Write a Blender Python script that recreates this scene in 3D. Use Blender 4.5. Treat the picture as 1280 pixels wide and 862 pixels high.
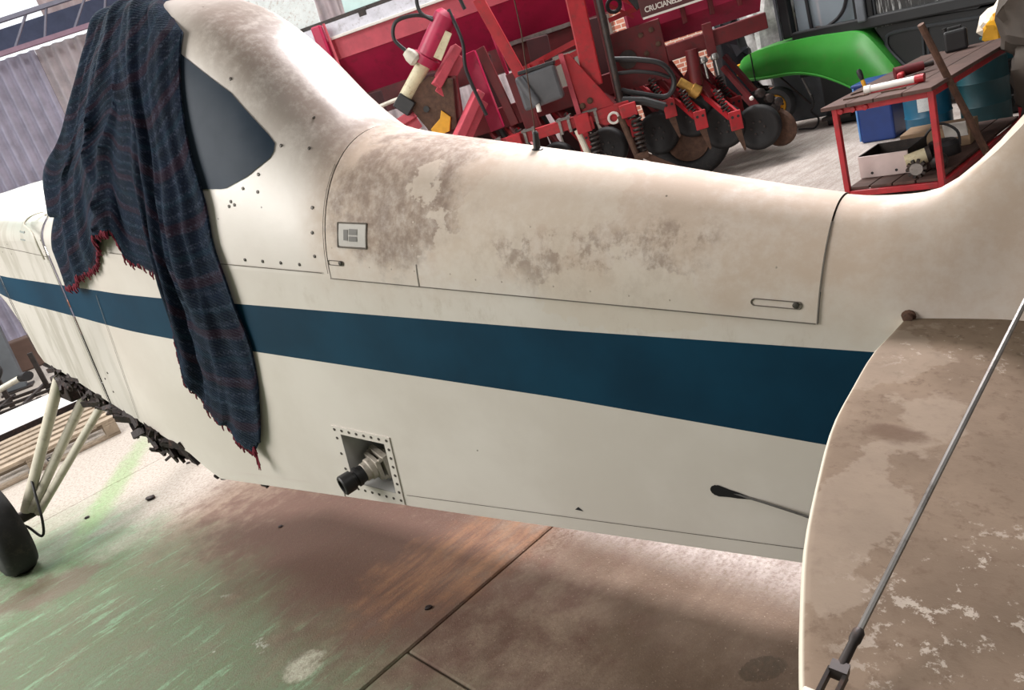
import bpy, bmesh, math, random
from mathutils import Vector, Matrix, noise as mnoise

for o in list(bpy.data.objects):
    bpy.data.objects.remove(o, do_unlink=True)
scene = bpy.context.scene
COL = scene.collection
random.seed(7)
R = math.radians

# ------------------------------------------------------------------ camera
FPX, EYE, PITCH, ROLL = 950.0, 1.62, R(18), R(18)
fw = Vector((0, math.cos(PITCH), -math.sin(PITCH)))
rt = Vector((1, 0, 0))
dn = Vector((0, -math.sin(PITCH), -math.cos(PITCH)))
ix = math.cos(ROLL) * rt + math.sin(ROLL) * dn
iy = -math.sin(ROLL) * rt + math.cos(ROLL) * dn
cam_data = bpy.data.cameras.new('camera')
cam = bpy.data.objects.new('camera', cam_data)
COL.objects.link(cam)
m = Matrix.Identity(4)
for i in range(3):
    m[i][0], m[i][1], m[i][2] = ix[i], -iy[i], -fw[i]
m[2][3] = EYE
cam.matrix_world = m
cam_data.sensor_fit = 'HORIZONTAL'
cam_data.sensor_width = 36
cam_data.lens = FPX / 1280 * 36
cam_data.clip_start = .05
scene.camera = cam

# ------------------------------------------------------------------ world, light, exposure
scene.view_settings.view_transform = 'Standard'
scene.view_settings.look = 'None'
scene.view_settings.gamma = 1
scene.view_settings.use_curve_mapping = False
scene.view_settings.exposure = 0.0
scene.cycles.use_denoising = True
scene.cycles.max_bounces = 6
world = bpy.data.worlds.new('sky')
scene.world = world
world.use_nodes = True
bg = world.node_tree.nodes['Background']
bg.inputs['Color'].default_value = (.93, .97, 1, 1)
bg.inputs['Strength'].default_value = 1.3

def area(name, loc, target, sx, sy, power, color=(1, 1, 1), spread=180):
    d = bpy.data.lights.new(name, 'AREA')
    d.shape = 'RECTANGLE'; d.size = sx; d.size_y = sy; d.energy = power; d.color = color; d.spread = R(spread)
    o = bpy.data.objects.new(name, d); COL.objects.link(o)
    o.location = loc
    o.rotation_euler = (Vector(target) - Vector(loc)).to_track_quat('-Z', 'Y').to_euler()
    return o
# daylight through the openings of the shed, plus added overhead fills
area('daylight_back_left_roof', (-5.2, 7.8, 6.1), (-2.4, 4.6, 0), 3.2, 2.4, 440, (1, .97, .95))
area('daylight_left_door', (-5.4, 2.2, 3.7), (-1.2, 3.2, .8), 3, 3, 370, (1, .95, .90))
area('added_fill_right', (4.4, 2.0, 6.1), (.6, 2.3, 0), 1.6, 1.6, 30, (1, .93, .91))  # weak added fill for the tailplane, not a known roof light
area('skylight_middle', (3.1, 5.5, 6.1), (.4, 2.4, 0), 1.8, 1.2, 235, (1, .92, .93), 85)
area('skylight_far', (3.2, 9.5, 6.1), (3.2, 9.3, 0), 3.2, 1.4, 720, (1, .97, .96))
area('added_fill_front', (1.5, -1.2, 6.1), (.2, 2.6, .8), 2.4, 1.6, 24, (1, .95, .90), 110)  # added fill from above for deck and tail, no known roof light

# ------------------------------------------------------------------ helpers
def smooth(me, ang=35):
    me.shade_smooth()
    me.set_sharp_from_angle(angle=R(ang))

def link(name, me, mat, parent=None, ang=35):
    o = bpy.data.objects.new(name, me)
    COL.objects.link(o)
    for mm in (mat if isinstance(mat, (list, tuple)) else [mat]):
        me.materials.append(mm)
    if ang: smooth(me, ang)
    if parent is not None: o.parent = parent
    return o

def tag(o, label=None, cat=None, group=None, kind=None):
    if label: o['label'] = label
    if cat: o['category'] = cat
    if group: o['group'] = group
    if kind: o['kind'] = kind
    return o

def empty(name, loc=(0, 0, 0), rz=0, label=None, cat=None, group=None, kind=None):
    o = bpy.data.objects.new(name, None)
    COL.objects.link(o)
    o.location = loc; o.rotation_euler = (0, 0, rz)
    o.empty_display_size = .1
    return tag(o, label, cat, group, kind)

def frame_of(d):
    d = Vector(d).normalized()
    h = Vector((0, 0, 1)) if abs(d.z) < .95 else Vector((1, 0, 0))
    x = d.cross(h).normalized()
    return x, d.cross(x).normalized(), d

class MB:
    """collects shapes into one mesh"""
    def __init__(s): s.v = []; s.f = []; s.mi = []
    def add(s, vs, fs, k=0):
        n = len(s.v); s.v += [tuple(p) for p in vs]; s.f += [[i + n for i in f] for f in fs]; s.mi += [k] * len(fs); return s
    def box(s, c, d, rot=None, k=0):
        c = Vector(c); hx, hy, hz = d[0] / 2, d[1] / 2, d[2] / 2
        M3 = rot if rot is not None else Matrix.Identity(3)
        vs = [c + M3 @ Vector((x * hx, y * hy, z * hz)) for x in (-1, 1) for y in (-1, 1) for z in (-1, 1)]
        return s.add(vs, [(0, 1, 3, 2), (4, 6, 7, 5), (0, 4, 5, 1), (2, 3, 7, 6), (0, 2, 6, 4), (1, 5, 7, 3)], k)
    def bar(s, p0, p1, w, h, up=(0, 0, 1), k=0):
        p0, p1 = Vector(p0), Vector(p1); d = (p1 - p0).normalized()
        u = Vector(up); x = d.cross(u)
        if x.length < 1e-4: x = d.cross(Vector((1, 0, 0)))
        x.normalize(); y = x.cross(d)
        M3 = Matrix((x, d, y)).transposed()
        return s.box((p0 + p1) / 2, (w, (p1 - p0).length, h), M3, k)
    def cyl(s, p0, p1, r, r1=None, n=16, k=0, cap=True):
        return s.lathe(p0, Vector(p1) - Vector(p0), [(0, r), ((Vector(p1) - Vector(p0)).length, r if r1 is None else r1)], n, k, cap)
    def lathe(s, o, d, prof, n=24, k=0, cap=True):
        x, y, d = frame_of(d); o = Vector(o); vs = []; fs = []
        for (t, r) in prof:
            for j in range(n):
                a = 2 * math.pi * j / n
                vs.append(o + d * t + (x * math.cos(a) + y * math.sin(a)) * r)
        for i in range(len(prof) - 1):
            for j in range(n):
                j2 = (j + 1) % n
                fs.append((i * n + j, i * n + j2, (i + 1) * n + j2, (i + 1) * n + j))
        if cap:
            if prof[0][1] > 1e-5: fs.append(tuple(reversed(range(n))))
            if prof[-1][1] > 1e-5: fs.append(tuple(range((len(prof) - 1) * n, len(prof) * n)))
        return s.add(vs, fs, k)
    def path(s, pts, r, n=8, k=0, sub=0):
        P = [Vector(p) for p in pts]
        if sub:
            Q = []
            for i in range(len(P) - 1):
                a = P[max(i - 1, 0)]; b = P[i]; c = P[i + 1]; e = P[min(i + 2, len(P) - 1)]
                for q in range(sub):
                    t = q / sub
                    Q.append(.5 * ((2 * b) + (c - a) * t + (2 * a - 5 * b + 4 * c - e) * t * t + (3 * b - a - 3 * c + e) * t ** 3))
            P = Q + [P[-1]]
        vs = []; fs = []; x = None
        for i, p in enumerate(P):
            d = (P[min(i + 1, len(P) - 1)] - P[max(i - 1, 0)]).normalized()
            if x is None: x = frame_of(d)[0]
            x = (x - d * x.dot(d)).normalized(); y = d.cross(x)
            rr = r(i / (len(P) - 1)) if callable(r) else r
            for j in range(n):
                a = 2 * math.pi * j / n
                vs.append(p + (x * math.cos(a) + y * math.sin(a)) * rr)
        for i in range(len(P) - 1):
            for j in range(n):
                j2 = (j + 1) % n
                fs.append((i * n + j, i * n + j2, (i + 1) * n + j2, (i + 1) * n + j))
        fs.append(tuple(reversed(range(n)))); fs.append(tuple(range((len(P) - 1) * n, len(P) * n)))
        return s.add(vs, fs, k)
    def prism(s, poly, ext, k=0):
        """closed polygon of 3D points pushed along the vector ext"""
        n = len(poly); e = Vector(ext); P = [Vector(p) for p in poly]
        vs = P + [p + e for p in P]
        fs = [tuple(range(n)), tuple(reversed(range(n, 2 * n)))] + [(i, (i + 1) % n + 0, (i + 1) % n + n, i + n) for i in range(n)]
        return s.add(vs, fs, k)
    def grid(s, rows, k=0, close=False):
        n = len(rows[0]); vs = [p for r_ in rows for p in r_]; fs = []
        for i in range(len(rows) - 1):
            for j in range(n - (0 if close else 1)):
                j2 = (j + 1) % n
                fs.append((i * n + j, i * n + j2, (i + 1) * n + j2, (i + 1) * n + j))
        return s.add(vs, fs, k)
    def ball(s, c, r, n=12, k=0, sc=(1, 1, 1)):
        c = Vector(c); rows = []
        for i in range(n // 2 + 1):
            th = math.pi * i / (n // 2)
            rows.append([c + Vector((r * sc[0] * math.sin(th) * math.cos(2 * math.pi * j / n), r * sc[1] * math.sin(th) * math.sin(2 * math.pi * j / n), r * sc[2] * math.cos(th))) for j in range(n)])
        return s.grid(rows, k, True)
    def torus(s, c, axis, Rm, r, n=28, m_=12, k=0, prof=None):
        x, y, d = frame_of(axis); c = Vector(c); rows = []
        for i in range(n + 1):
            a = 2 * math.pi * i / n; rad = x * math.cos(a) + y * math.sin(a)
            if prof: rows.append([c + rad * pr + d * pz for (pr, pz) in prof])
            else: rows.append([c + rad * (Rm + r * math.cos(2 * math.pi * j / m_)) + d * (r * math.sin(2 * math.pi * j / m_)) for j in range(m_)])
        return s.grid(rows, k, True)
    def mesh(s, name='m'):
        me = bpy.data.meshes.new(name); me.from_pydata(s.v, [], s.f)
        for p, k in zip(me.polygons, s.mi): p.material_index = k
        bm = bmesh.new(); bm.from_mesh(me)
        bmesh.ops.remove_doubles(bm, verts=bm.verts, dist=1e-5)
        bmesh.ops.recalc_face_normals(bm, faces=bm.faces)
        bm.to_mesh(me); bm.free()
        return me
    def build(s, name, mat, parent=None, ang=35, bevel=0, kind=None):
        o = link(name, s.mesh(name), mat, parent, ang)
        if bevel:
            b = o.modifiers.new('bevel', 'BEVEL'); b.width = bevel; b.segments = 2; b.limit_method = 'ANGLE'
        if kind: o['kind'] = kind
        return o

def copy_tree(o, parent=None):
    c = o.copy(); COL.objects.link(c)
    if parent is not None: c.parent = parent
    for ch in list(o.children): copy_tree(ch, c)
    return c

# ------------------------------------------------------------------ materials
class NT:
    def __init__(s, name, rough=.6, metal=0, spec=.5):
        s.m = bpy.data.materials.new(name); s.m.use_nodes = True
        s.t = s.m.node_tree; s.p = s.t.nodes['Principled BSDF']
        s.p.inputs['Roughness'].default_value = rough; s.p.inputs['Metallic'].default_value = metal
        s.p.inputs['Specular IOR Level'].default_value = spec
    def n(s, typ, **kw):
        nd = s.t.nodes.new(typ)
        for k, v in kw.items(): setattr(nd, k, v)
        return nd
    def put(s, sock, v):
        if hasattr(v, 'is_linked') or hasattr(v, 'links'): s.t.links.new(v, sock)
        else: sock.default_value = v
    def obj(s, scale=(1, 1, 1), rot=(0, 0, 0), loc=(0, 0, 0), uv=False):
        tc = s.n('ShaderNodeTexCoord'); mp = s.n('ShaderNodeMapping')
        s.t.links.new(tc.outputs['UV' if uv else 'Object'], mp.inputs[0])
        mp.inputs[1].default_value = loc; mp.inputs[2].default_value = rot; mp.inputs[3].default_value = scale
        return mp.outputs[0]
    def sep(s, v):
        q = s.n('ShaderNodeSeparateXYZ'); s.t.links.new(v, q.inputs[0]); return q.outputs
    def noise(s, vec, scale, detail=4, rough=.55, dist=0):
        q = s.n('ShaderNodeTexNoise'); s.t.links.new(vec, q.inputs['Vector'])
        q.inputs['Scale'].default_value = scale; q.inputs['Detail'].default_value = detail
        q.inputs['Roughness'].default_value = rough; q.inputs['Distortion'].default_value = dist
        return q.outputs[0]
    def voro(s, vec, scale, feat='F1'):
        q = s.n('ShaderNodeTexVoronoi', feature=feat); s.t.links.new(vec, q.inputs['Vector']); q.inputs['Scale'].default_value = scale
        return q.outputs[0]
    def step(s, v, lo, hi, a=0., b=1.):
        q = s.n('ShaderNodeMapRange', interpolation_type='SMOOTHSTEP'); s.put(q.inputs[0], v)
        q.inputs[1].default_value = lo; q.inputs[2].default_value = hi; q.inputs[3].default_value = a; q.inputs[4].default_value = b
        return q.outputs[0]
    def math(s, op, a, b=0., c=None):
        q = s.n('ShaderNodeMath', operation=op); s.put(q.inputs[0], a); s.put(q.inputs[1], b)
        if c is not None: s.put(q.inputs[2], c)
        return q.outputs[0]
    def mul(s, *a):
        r = a[0]
        for b in a[1:]: r = s.math('MULTIPLY', r, b)
        return r
    def add(s, a, b): return s.math('ADD', a, b)
    def mx(s, a, b): return s.math('MAXIMUM', a, b)
    def inv(s, a): return s.math('SUBTRACT', 1., a)
    def mix(s, f, a, b):
        q = s.n('ShaderNodeMix', data_type='RGBA'); s.put(q.inputs[0], f)
        for sock, v in ((q.inputs[6], a), (q.inputs[7], b)):
            if isinstance(v, tuple): sock.default_value = (*v[:3], 1)
            else: s.t.links.new(v, sock)
        return q.outputs[2]
    def blob(s, v, cx, cy, rx, ry, xs=0, ys=1, soft=.4, wob=None, rot=0):
        """0..1 mask of an ellipse in two coordinates (xs, ys are sockets); wob is added to the radius"""
        dx = s.math('SUBTRACT', xs, cx); dy = s.math('SUBTRACT', ys, cy)
        if rot:
            c, n_ = math.cos(rot), math.sin(rot)
            dx, dy = s.add(s.mul(dx, c), s.mul(dy, n_)), s.add(s.mul(dx, -n_), s.mul(dy, c))
        d = s.math('SQRT', s.add(s.math('POWER', s.math('ABSOLUTE', s.mul(dx, 1 / rx)), 2.), s.math('POWER', s.math('ABSOLUTE', s.mul(dy, 1 / ry)), 2.)))
        if wob is not None: d = s.add(d, wob)
        return s.step(d, 1 - soft / 2, 1 + soft / 2, 1., 0.)
    def color(s, c):
        if isinstance(c, tuple): s.p.inputs['Base Color'].default_value = (*c[:3], 1)
        else: s.t.links.new(c, s.p.inputs['Base Color'])
        return s
    def rough(s, v): s.put(s.p.inputs['Roughness'], v); return s
    def bump(s, h, strength=.3, dist=.01):
        q = s.n('ShaderNodeBump'); q.inputs['Strength'].default_value = strength; q.inputs['Distance'].default_value = dist
        s.t.links.new(h, q.inputs['Height']); s.t.links.new(q.outputs[0], s.p.inputs['Normal']); return s

def srgb(r, g, b):
    f = lambda c: (c / 255 / 12.92) if c / 255 <= .04045 else ((c / 255 + .055) / 1.055) ** 2.4
    return (f(r), f(g), f(b))

def plain(name, col, rough=.6, metal=0, var=.25, scale=8, dirt=None, dirt_amt=.5, bump=0):
    m_ = NT(name, rough, metal)
    v = m_.obj()
    nz = m_.noise(v, scale, 5, .6)
    c2 = tuple(x * (1 - var) for x in col)
    c = m_.mix(m_.step(nz, .3, .7), c2, col)
    if dirt:
        nd = m_.noise(v, scale * 2.3, 6, .7)
        c = m_.mix(m_.mul(m_.step(nd, .52, .68), dirt_amt), c, dirt)
    m_.color(c)
    if bump: m_.bump(m_.noise(v, scale * 6, 4), bump, .01)
    return m_.m

RED = plain('red_paint', srgb(172, 30, 40), .45, 0, .3, 6, srgb(92, 50, 44), .55)
MAROON = plain('maroon_paint', srgb(178, 22, 72), .45, 0, .25, 3, srgb(96, 26, 44), .4)
PINK_RED = plain('lit_red_paint', srgb(196, 78, 92), .6, 0, .25, 4, srgb(150, 70, 78), .6)  # paler red: light from above is put into the colour
DARK_RED = plain('dark_red_paint', srgb(104, 22, 28), .55, 0, .35, 5, srgb(60, 32, 30), .6)
GALV = plain('galvanised_sheet', srgb(196, 196, 204), .55, .2, .2, 9, srgb(140, 135, 135), .6)
SPECK = plain('speckled_lid_sheet', srgb(208, 214, 212), .6, 0, .12, 12, srgb(150, 122, 104), .6)
STEEL = plain('worn_steel', srgb(150, 148, 145), .35, .8, .3, 12, srgb(80, 70, 62), .5)
IRON = plain('dark_iron', srgb(58, 52, 50), .55, .3, .4, 14, srgb(88, 62, 48), .6)
RUST = plain('rusty_iron', srgb(92, 66, 52), .8, .1, .4, 18, srgb(58, 42, 36), .7, .2)
BLACK = plain('black_plastic', srgb(34, 34, 36), .5, 0, .3, 10)
RUBBER = plain('black_rubber', srgb(36, 36, 38), .75, 0, .35, 9, srgb(70, 64, 58), .5)
GREYBOX = plain('grey_tank', srgb(84, 86, 90), .45, 0, .2, 6)
CREAM = plain('cream_paint', srgb(212, 202, 168), .5, 0, .2, 9, srgb(150, 120, 80), .5)
YELLOW = plain('yellow_paint', srgb(222, 160, 30), .5, 0, .2, 9)
WHITE = plain('white_plastic', srgb(225, 222, 215), .5, 0, .1, 9)
GREEN = plain('green_paint', srgb(62, 156, 60), .3, 0, .15, 3, srgb(96, 128, 70), .35)
MOULD = plain('dark_grey_moulding', srgb(66, 70, 74), .5, 0, .2, 5)
CABBLACK = plain('black_cab_trim', srgb(22, 25, 27), .5, 0, .3, 5)
GREYPANEL = plain('grey_panel', srgb(104, 110, 116), .6, 0, .25, 4)
BLUE = plain('blue_plastic', srgb(16, 52, 118), .4, 0, .25, 4)
LBLUE = plain('light_blue_plastic', srgb(96, 150, 215), .45, 0, .2, 4)
TEALP = plain('teal_plastic', srgb(18, 70, 78), .5, 0, .3, 4)
WOODTOP = plain('worn_bench_board', srgb(86, 62, 54), .8, 0, .4, 5, srgb(60, 42, 36), .6, .2)
PALEWOOD = plain('bare_pine', srgb(170, 154, 134), .8, 0, .35, 7, srgb(112, 96, 80), .6, .2)
CARD = plain('cardboard', srgb(150, 124, 98), .9, 0, .25, 4)
STRUTW = plain('white_strut_paint', srgb(205, 200, 184), .4, 0, .15, 8, srgb(140, 130, 116), .5)
DARKJUNK = plain('oily_dark_metal', srgb(44, 33, 33), .6, .2, .5, 20, srgb(96, 66, 56), .6, .3)

# --- aeroplane paint (object space: x forward along the axis, y to port, z up)
def airframe_paint():
    m_ = NT('chalky_white_aeroplane_paint', .38)
    v = m_.obj(); x, y, z = m_.sep(v)
    big = m_.noise(v, 2.2, 5, .6); mid = m_.noise(v, 7, 6, .65); fine = m_.noise(v, 38, 5, .7)
    streak = m_.noise(m_.obj(scale=(11, 5, 5)), 1.6, 7, .75)
    lowf = m_.noise(v, 4.5, 6, .6)
    wob = m_.add(m_.mul(m_.math('SUBTRACT', mid, .5), 2.2), m_.mul(m_.math('SUBTRACT', lowf, .5), 3.2))
    base = m_.mix(m_.step(big, .35, .7), srgb(210, 203, 194), srgb(220, 214, 206))
    high = m_.step(m_.add(z, m_.mul(m_.math('SUBTRACT', mid, .5), .22)), .90, 1.12)       # dust has settled on what faces up
    aft = m_.step(x, 1.55, 1.36)
    rub = m_.add(m_.mul(streak, .6), m_.mul(fine, .4))
    d = m_.mul(high, aft, m_.step(m_.add(m_.mul(mid, .5), m_.mul(fine, .5)), .34, .6, .55, 1.0))
    c = m_.mix(m_.mul(d, .9), base, srgb(192, 173, 155))
    wipe = m_.mx(m_.blob(v, .72, 1.21, .27, .095, x, z, .10, wob), m_.mx(m_.blob(v, .93, 1.07, .13, .07, x, z, .10, wob), m_.blob(v, .45, 1.0, .22, .07, x, z, .12, wob)))
    fouled = m_.mul(m_.blob(v, 1.13, 1.22, .22, .20, x, z, .5, m_.mul(wob, .7)), m_.step(rub, .36, .60, .35, 1.))
    smudge = m_.mul(m_.mx(m_.blob(v, .62, 1.10, .28, .09, x, z, .8, wob), m_.mx(m_.blob(v, .36, 1.16, .10, .07, x, z, .8, wob), m_.blob(v, 1.38, 1.5, .15, .16, x, z, .9, wob))), m_.step(rub, .44, .60))
    crest = m_.math('SUBTRACT', z, m_.add(1.36, m_.mul(m_.mx(m_.math('SUBTRACT', x, 1.42), 0.), .82)))
    ridge = m_.mul(m_.step(x, 2.6, 1.9), m_.step(x, 1.30, 1.45), m_.step(crest, -.20, .0), m_.step(rub, .30, .56, .25, 1.), .8)
    f = m_.mx(m_.mx(m_.mul(fouled, .85), m_.mul(smudge, .6)), ridge)
    c = m_.mix(m_.mul(f, m_.inv(m_.mul(wipe, .6))), c, srgb(128, 110, 98))
    c = m_.mix(m_.mul(wipe, .45), c, srgb(206, 194, 178))
    c = m_.mix(m_.mul(m_.step(x, 2.95, 3.2), m_.step(z, .95, 1.08), .65), c, srgb(128, 156, 138))  # greenish reflection on the nose top, put into the paint colour
    c = m_.mix(m_.mul(m_.step(x, 2.72, 2.86), .35), c, srgb(172, 174, 170))
    # grime smears low on the side and oily runs on the forward panels
    run = m_.mul(m_.step(x, 2.6, 3.1), m_.step(m_.noise(m_.obj(scale=(14, 3, 2.2), rot=(0, .35, 0)), 1.3, 5, .6), .46, .62), .6)
    c = m_.mix(run, c, srgb(164, 160, 148))
    smear = m_.mul(m_.step(z, .98, .93, 0, 1), m_.step(z, .86, .92), m_.step(streak, .5, .7), m_.step(x, 2.0, 1.2), .45)
    c = m_.mix(smear, c, srgb(176, 162, 146))
    spot = m_.mul(m_.step(m_.voro(v, 9), .035, .02), m_.step(big, .5, .56))
    c = m_.mix(m_.mul(spot, .8), c, srgb(70, 58, 48))
    m_.color(c); m_.rough(m_.add(.33, m_.mul(d, .5)))
    m_.bump(m_.add(m_.mul(fine, .5), m_.mul(m_.noise(v, 3.2, 2), 1.5)), .10, .01)
    return m_.m
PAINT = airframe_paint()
sb = NT('dark_teal_stripe_paint', .42, 0, .25)
_v = sb.obj()
sb.color(sb.mix(sb.step(sb.noise(_v, 3, 4), .3, .7), srgb(4, 46, 68), srgb(9, 58, 82)))
STRIPE = sb.m

def stab_paint():
    m_ = NT('dusty_tailplane_paint', .85, 0, .2)
    v = m_.obj(); x, y, z = m_.sep(v)
    big = m_.noise(v, 3.0, 5, .6); mid = m_.noise(v, 9, 6, .65); fine = m_.noise(v, 45, 5, .7); chip = m_.noise(v, 26, 7, .75)
    wob = m_.add(m_.mul(m_.math('SUBTRACT', mid, .5), 3.5), m_.mul(m_.math('SUBTRACT', big, .5), 1.5))
    c = m_.mix(m_.step(big, .3, .7), srgb(96, 82, 68), srgb(124, 108, 92))
    c = m_.mix(m_.mul(m_.step(fine, .5, .7), .6), c, srgb(88, 72, 58))
    wiped = m_.mx(m_.blob(v, -.16, .33, .07, .13, x, y, .2, wob), m_.blob(v, -.20, .80, .06, .16, x, y, .2, wob))
    wiped = m_.mx(wiped, m_.blob(v, -.25, .50, .05, .09, x, y, .3, wob))
    c = m_.mix(m_.mul(wiped, .32), c, srgb(150, 138, 124))
    dirt = m_.mul(m_.blob(v, -.21, .555, .05, .02, x, y, .9, wob), .8)
    c = m_.mix(dirt, c, srgb(84, 66, 52))
    flakes = m_.mul(m_.step(chip, .57, .62), m_.mx(m_.blob(v, -.42, .93, .17, .22, x, y, .8), m_.mul(m_.blob(v, -.30, .25, .18, .12, x, y, .8), .8)))
    c = m_.mix(m_.mul(flakes, .6), c, srgb(176, 168, 156))
    lead = m_.step(z, 1.0125, 1.008)
    c = m_.mix(lead, c, srgb(196, 190, 174))
    m_.color(c); m_.rough(.85); m_.bump(m_.add(fine, mid), .15, .006)
    return m_.m
STAB = stab_paint()

gl = NT('tinted_side_window', .4, 0, .06)
_v = gl.obj()
gl.color(gl.mix(gl.step(gl.noise(_v, 4, 4), .35, .7), srgb(40, 52, 64), srgb(54, 64, 76)))
GLASS = gl.m

def blanket_mat():
    m_ = NT('woven_dark_blanket', .95, 0, .1)
    u, vv, _ = m_.sep(m_.obj(uv=True))
    ob = m_.obj()
    wv = m_.add(m_.add(vv, m_.mul(u, .38)), m_.mul(m_.math('SUBTRACT', m_.noise(ob, 6, 3), .5), .02))
    s1 = m_.n('ShaderNodeTexWave', wave_type='BANDS', bands_direction='Y')
    # stripes run across the cloth (constant v)
    fr = m_.math('FRACT', m_.mul(wv, 9.))
    fr2 = m_.math('FRACT', m_.mul(wv, 31.))
    nz = m_.noise(ob, 120, 4, .8); nz2 = m_.noise(ob, 14, 5, .7)
    c = m_.mix(m_.step(nz2, .3, .7), srgb(8, 14, 30), srgb(18, 28, 50))
    mar = m_.mul(m_.step(fr, .52, .58), m_.step(fr, .78, .72))
    c = m_.mix(m_.mul(mar, .55), c, srgb(50, 24, 38))
    teal = m_.mul(m_.step(fr, .1, .14), m_.step(fr, .26, .2))
    c = m_.mix(m_.mul(teal, .22), c, srgb(34, 62, 78))
    grey = m_.mul(m_.step(fr2, .35, .45), m_.step(fr2, .75, .65))
    c = m_.mix(m_.mul(grey, m_.step(nz, .45, .6), .3), c, srgb(84, 90, 110))
    c = m_.mix(m_.mul(m_.step(nz, .56, .7), .22), c, srgb(110, 118, 140))
    m_.color(c)
    m_.bump(m_.add(m_.mul(m_.math('SINE', m_.mul(vv, 900.)), .4), m_.mul(nz, 3.)), .5, .004)
    m_.p.inputs['Sheen Weight'].default_value = .12
    m_.p.inputs['Sheen Tint'].default_value = (.55, .8, .85, 1)
    return m_.m
BLANKET = blanket_mat()
FRINGE = plain('dark_red_wool', srgb(122, 30, 50), .95, 0, .4, 40)

def floor_mat():
    m_ = NT('stained_concrete', .75)
    tc = m_.n('ShaderNodeTexCoord'); ge = m_.n('ShaderNodeNewGeometry')
    v = ge.outputs['Position']; x, y, z = m_.sep(v)
    along = m_.add(m_.mul(x, .785), m_.mul(y, .62)); across = m_.add(m_.mul(x, -.62), m_.mul(y, .785))
    def mp(sa, sc):
        q = m_.n('ShaderNodeCombineXYZ'); m_.put(q.inputs[0], m_.mul(along, sa)); m_.put(q.inputs[1], m_.mul(across, sc)); return q.outputs[0]
    big = m_.noise(v, .9, 5, .6); mid = m_.noise(v, 4, 6, .65); fine = m_.noise(v, 60, 5, .75); grit = m_.noise(v, 140, 3, .7)
    # trowel / drag marks along the slabs
    drag = m_.noise(mp(1.3, 9), 1.6, 7, .75)
    drag2 = m_.noise(mp(1.1, 5), 2.4, 7, .75)
    wob = m_.mul(m_.math('SUBTRACT', m_.noise(v, 9, 6, .65), .5), 2.2)
    c = m_.mix(m_.step(big, .35, .65), srgb(118, 101, 86), srgb(138, 120, 104))
    right = m_.step(m_.add(x, m_.mul(m_.math('SUBTRACT', mid, .5), .3)), -.25, .15)  # brown floor, its colour deepened for the shade this side of the tail
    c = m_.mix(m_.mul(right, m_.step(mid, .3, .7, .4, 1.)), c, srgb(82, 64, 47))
    pale = m_.mul(m_.step(m_.add(m_.mul(x, -.8), m_.mul(y, .6)), 3.7, 4.3), m_.step(x, -1.3, -2.0))  # light from the back left, put into the floor as a paler tone
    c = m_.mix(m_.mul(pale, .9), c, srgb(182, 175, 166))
    farr = m_.step(m_.add(x, m_.mul(y, .8)), 1.92, 2.2)  # far concrete, lightened so the lit band under the tail shows in it
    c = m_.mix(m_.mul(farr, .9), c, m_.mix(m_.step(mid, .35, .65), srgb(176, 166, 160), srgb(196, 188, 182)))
    redd = m_.blob(v, -1.0, 3.0, 1.15, .62, x, y, .9, wob, R(-52))  # reddish floor, darkened further in colour for the fuselage shadow
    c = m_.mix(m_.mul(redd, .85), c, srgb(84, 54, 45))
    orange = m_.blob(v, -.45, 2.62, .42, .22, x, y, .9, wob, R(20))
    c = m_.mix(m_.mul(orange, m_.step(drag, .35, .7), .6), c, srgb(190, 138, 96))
    side = m_.add(m_.mul(m_.math('SUBTRACT', x, -1.85), -.786), m_.mul(m_.math('SUBTRACT', y, 3.7), -.617))
    green = m_.mul(m_.step(m_.add(side, m_.mul(m_.math('SUBTRACT', mid, .5), .5)), -.10, .45), m_.step(y, 4.9, 4.0))
    gc = m_.mix(m_.step(drag, .35, .65), srgb(90, 107, 74), srgb(99, 129, 96))
    c = m_.mix(m_.mul(green, m_.step(mid, .25, .6, .6, 1.)), c, gc)
    mint = m_.mul(green, m_.step(drag2, .53, .64))
    c = m_.mix(m_.mul(mint, .75), c, srgb(129, 175, 138))
    vg = m_.blob(v, -2.78, 4.75, .09, .85, x, y, 1.2, m_.mul(wob, .6), R(8))
    c = m_.mix(m_.mul(vg, .55), c, srgb(118, 162, 96))
    wp = m_.mul(m_.step(m_.noise(v, 7, 6, .7), .62, .66), m_.step(m_.noise(v, 2.1, 2), .52, .6), green)
    c = m_.mix(m_.mul(wp, .9), c, srgb(189, 195, 182))
    chalk = m_.blob(v, -1.03, 2.27, .09, .06, x, y, .5, wob)
    c = m_.mix(m_.mul(chalk, m_.step(mid, .42, .55), .8), c, srgb(190, 190, 171))
    wet = m_.blob(v, .37, 1.63, .07, .035, x, y, .2, wob)
    c = m_.mix(m_.mul(wet, .8), c, srgb(61, 52, 37))
    tyre_shade = m_.blob(v, -2.62, 3.52, .26, .16, x, y, .5, wob)  # cast shadow of the main wheel, painted into the floor
    c = m_.mix(m_.mul(tyre_shade, .6), c, srgb(110, 85, 77))
    crumb = m_.blob(v, -.09, 2.52, .20, .07, x, y, .8, wob, R(30))
    c = m_.mix(m_.mul(crumb, m_.step(fine, .48, .6), .75), c, srgb(90, 64, 46))
    c = m_.mix(m_.mul(m_.step(drag, .35, .65), m_.inv(pale), .34), c, srgb(84, 66, 54))
    c = m_.mix(m_.mul(m_.step(fine, .42, .68), .55), c, m_.mix(.5, srgb(83, 64, 50), srgb(110, 90, 72)))
    c = m_.mix(m_.mul(m_.step(grit, .62, .75), .5), c, srgb(190, 175, 155))
    m_.color(c)
    m_.rough(m_.step(green, 0, 1, .8, .62))
    m_.bump(m_.add(m_.add(m_.mul(fine, .6), grit), m_.mul(drag, 1.5)), .35, .012)
    return m_.m
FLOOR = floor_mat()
SOIL = plain('dark_joint_filler', srgb(52, 42, 34), .95, 0, .3, 20)
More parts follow.
